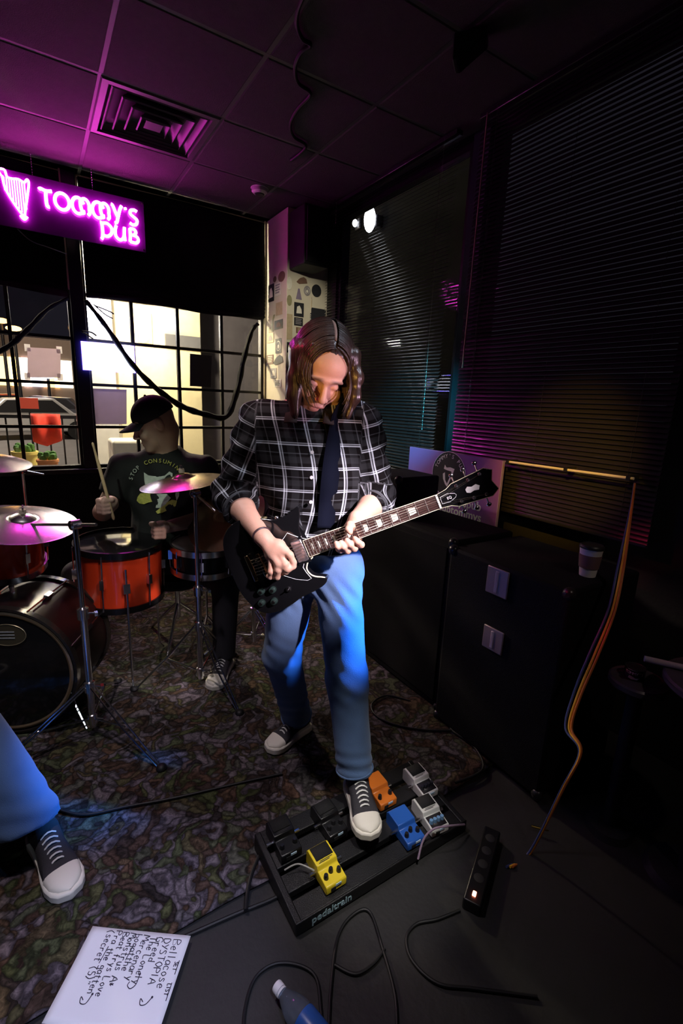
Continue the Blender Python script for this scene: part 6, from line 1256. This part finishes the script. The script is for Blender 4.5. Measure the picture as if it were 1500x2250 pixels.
floor_cable('black cable behind the grey pedals near the amplifiers', [(1000, 1720), (1060, 1690), (1040, 1640), (990, 1600), (1060, 1600), (1120, 1640)], .005, .022)
# set list
pc = np.array([.011, 1.222]); d2 = np.array([.241-.011, 1.058-1.222]); d2 /= np.linalg.norm(d2); d1 = np.array([d2[1], -d2[0]]); d1 = d1 if d1[1] < 0 else -d1
PO = np.array([pc[0]+d2[0]*.282, pc[1]+d2[1]*.282, .023]); E1 = np.array([d1[0], d1[1], 0]); E2 = np.array([-d2[0], -d2[1], 0])      # writing runs along E1, lines stack along E2
def ppt(a, b): return PO+E1*a+E2*b
def papz(a, b): return .0008*math.sin(20*a+9*b)+.002*max(0, (b-.2)/.08)
m_ = MB(); m_.grid(lambda i, j: ppt(i*.216, j*.282)+np.array([0, 0, papz(i*.216, j*.282)]), 14, 18)
r = thing('set_list', 'white paper set list with handwritten song titles on the floor', 'paper', ppt(.108, .141))
M_paper = mat('white_paper', (.80, .80, .84), .8, var=.03); build('sheet', m_, M_paper, r, smooth=180, solid=.0006)
GL = {'A': [[(0, 0), (.35, 1), (.7, 0)], [(.15, .4), (.55, .4)]], 'B': [[(0, 0), (0, 1), (.45, .95), (.5, .7), (0, .52), (.55, .42), (.6, .12), (0, 0)]], 'D': [[(0, 0), (0, 1), (.45, .85), (.6, .45), (.4, .08), (0, 0)]], 'G': [[(.6, .85), (.3, 1), (0, .6), (.1, .1), (.5, .05), (.6, .4), (.35, .42)]], 'I': [[(.1, 0), (.1, 1)]], 'L': [[(0, 1), (0, 0), (.5, 0)]], 'M': [[(0, 0), (.1, 1), (.35, .4), (.6, 1), (.7, 0)]], 'O': [[(.3, 0), (0, .5), (.3, 1), (.6, .5), (.3, 0)]], 'P': [[(0, 0), (0, 1), (.5, .9), (.5, .6), (0, .5)]], 'S': [[(.5, .9), (.2, 1), (.05, .75), (.45, .4), (.4, .08), (0, .05)]], 'T': [[(0, 1), (.6, 1)], [(.3, 1), (.3, 0)]], 'Y': [[(0, 1), (.3, .5)], [(.6, 1), (.2, 0)]], 'E': [[(.5, 1), (0, 1), (0, 0), (.5, 0)], [(0, .5), (.4, .5)]],
 'a': [[(.4, .55), (.15, .6), (0, .25), (.15, 0), (.4, .2)], [(.42, .6), (.45, 0)]], 'c': [[(.4, .5), (.15, .6), (0, .3), (.15, 0), (.42, .08)]], 'd': [[(.4, .4), (.1, .5), (.05, .1), (.4, .1)], [(.42, 1), (.42, 0)]], 'e': [[(0, .3), (.4, .35), (.25, .6), (.02, .35), (.15, 0), (.42, .08)]], 'g': [[(.4, .5), (.1, .55), (.05, .15), (.4, .2)], [(.42, .55), (.4, -.3), (.05, -.25)]], 'h': [[(0, 1), (0, 0)], [(0, .4), (.25, .58), (.4, .4), (.4, 0)]], 'l': [[(.1, 1), (.1, 0)]], 'n': [[(0, .6), (0, 0)], [(0, .4), (.25, .58), (.4, .4), (.42, 0)]], 'o': [[(.2, 0), (0, .3), (.2, .6), (.42, .3), (.2, 0)]], 'r': [[(0, .6), (0, 0)], [(0, .4), (.2, .6), (.38, .52)]], 's': [[(.38, .55), (.12, .6), (.1, .4), (.36, .22), (.3, .02), (0, .04)]], 't': [[(.2, .9), (.2, .05), (.4, .02)], [(0, .6), (.42, .62)]], 'u': [[(0, .6), (.05, .05), (.35, .05), (.4, .6)], [(.4, .6), (.42, 0)]], 'v': [[(0, .6), (.2, 0), (.42, .6)]], 'y': [[(0, .6), (.2, .1)], [(.42, .6), (.1, -.3)]], 'm': [[(0, .6), (0, 0)], [(0, .45), (.2, .58), (.28, .4), (.28, 0)], [(.28, .45), (.45, .58), (.55, .4), (.55, 0)]], 'b': [[(0, 1), (0, 0), (.35, .05), (.4, .4), (0, .45)]], 'f': [[(.4, .95), (.2, 1), (.15, 0)], [(0, .55), (.35, .55)]],
 '(': [[(.3, 1.1), (.05, .5), (.3, -.15)]], ')': [[(0, 1.1), (.25, .5), (0, -.15)]], '"': [[(0, 1), (0, .75)], [(.2, 1), (.2, .75)]], '*': [[(0, .5), (.4, .5)], [(.1, .25), (.3, .8)], [(.3, .25), (.1, .8)]], '5': [[(.4, 1), (.05, 1), (.05, .6), (.4, .5), (.35, .05), (0, .05)]], ' ': []}
M_mark = mat('black_marker', (.015, .012, .03), .6); rnd = random.Random(5)
def script(text, a0, b0, H, pitch=.62):
    m_ = MB(); a = a0
    for ch in text:
        ox = rnd.uniform(-.05, .05)
        for st in GL.get(ch, []):
            pp = [ppt(a+x*H, b0-(y+ox)*H)+np.array([0, 0, papz(a+x*H, b0-y*H)+.0013]) for x, y in st]
            m_.tube(spline(pp, 3), .00105, 5, flat=.35)
        a += H*pitch*(1.25 if ch.isupper() or ch == 'm' else 1.0) if ch not in 'lI ' else H*.5
    build('handwriting', m_, M_mark, r)
for txt, a0, b0, H in (('SET', .066, .018, .009), ('LIST', .115, .018, .009), ('Bellacose', .014, .043, .021), ('DYSTOPIA', .014, .068, .018), ('Greed', .012, .090, .019), ('The Lonely', .012, .108, .018), ('Mercenary', .010, .130, .019), ('bogatthe', .010, .150, .018), ('Monstrus A*', .008, .168, .018), ('Beat frys Love', .008, .188, .017), ('Pra the gatten', .006, .210, .017), ('(secret (5)"', .006, .232, .018)): script(txt, a0, b0, H)
m_ = MB()
for pts in ([(.145, .045), (.160, .055), (.162, .068), (.150, .072), (.156, .064)], [(.100, .098), (.122, .098), (.132, .108), (.126, .118), (.118, .116)], [(.150, .196), (.170, .202), (.170, .216), (.158, .220), (.164, .212)], [(.062, .008), (.094, .008)], [(.112, .008), (.150, .008)], [(.036, .146), (.070, .150)], [(.045, .212), (.085, .216)]):
    m_ = MB(); m_.tube(spline([ppt(a, b)+np.array([0, 0, papz(a, b)+.0013]) for a, b in pts], 5), .0011, 5, flat=.35)
    if len(pts) > 2: a, b = pts[0]; m_.ell(ppt(a, b)+np.array([0, 0, papz(a, b)+.0012]), (.0028, .0028, .0004), n=10, m=4)
    build('handwritten_arrow' if len(pts) > 2 else 'handwritten_line', m_, M_mark, r)
# water bottle lying on the floor
a = onZ(609, 2168, .034); b = onZ(705, 2290, .036); d = nrm(b-a); bo = a
r = thing('water_bottle', 'clear plastic water bottle with white cap lying on the floor', 'bottle', (a[0], a[1], 0))
mp = bpy.data.materials.new('clear_plastic'); mp.use_nodes = True; nt = mp.node_tree; pb = nt.nodes['Principled BSDF']; pb.inputs['Base Color'].default_value = (.75, .86, 1.0, 1); pb.inputs['Transmission Weight'].default_value = .92; pb.inputs['Roughness'].default_value = .06; pb.inputs['IOR'].default_value = 1.33
nz = N(nt, 'ShaderNodeTexNoise'); nz.inputs['Scale'].default_value = 30; bmp = N(nt, 'ShaderNodeBump'); bmp.inputs['Strength'].default_value = .15; nt.links.new(nz.outputs['Fac'], bmp.inputs['Height']); nt.links.new(bmp.outputs[0], pb.inputs['Normal'])
prof = [(.0125, .012), (.0125, .022), (.016, .028), (.022, .042), (.029, .060), (.0325, .080), (.0330, .095), (.0315, .100), (.0330, .106), (.0330, .125), (.0315, .130), (.0330, .136), (.0330, .165), (.0315, .170), (.0330, .176), (.0325, .200), (.027, .208), (0, .205)]
m_ = MB(); m_.lathe(prof, bo, d, 32); build('bottle_shell', m_, mp, r, smooth=60)
m_ = MB(); m_.lathe([(0, -.004), (.0135, -.004), (.0148, -.001), (.0148, .013), (.0138, .014)], bo, d, 24); build('cap', m_, mat('white_cap', (.82, .80, .80), .4), r)
m_ = MB(); m_.lathe([(.0142, .015), (.0146, .018), (.0138, .020)], bo, d, 24); build('neck_ring', m_, MATS['white_cap'], r)
m_ = MB(); m_.lathe([(.0334, .096), (.0338, .100), (.0338, .150), (.0334, .154)], bo, d, 32); build('label', m_, mat('blue_label', (.03, .12, .45), .3), r)
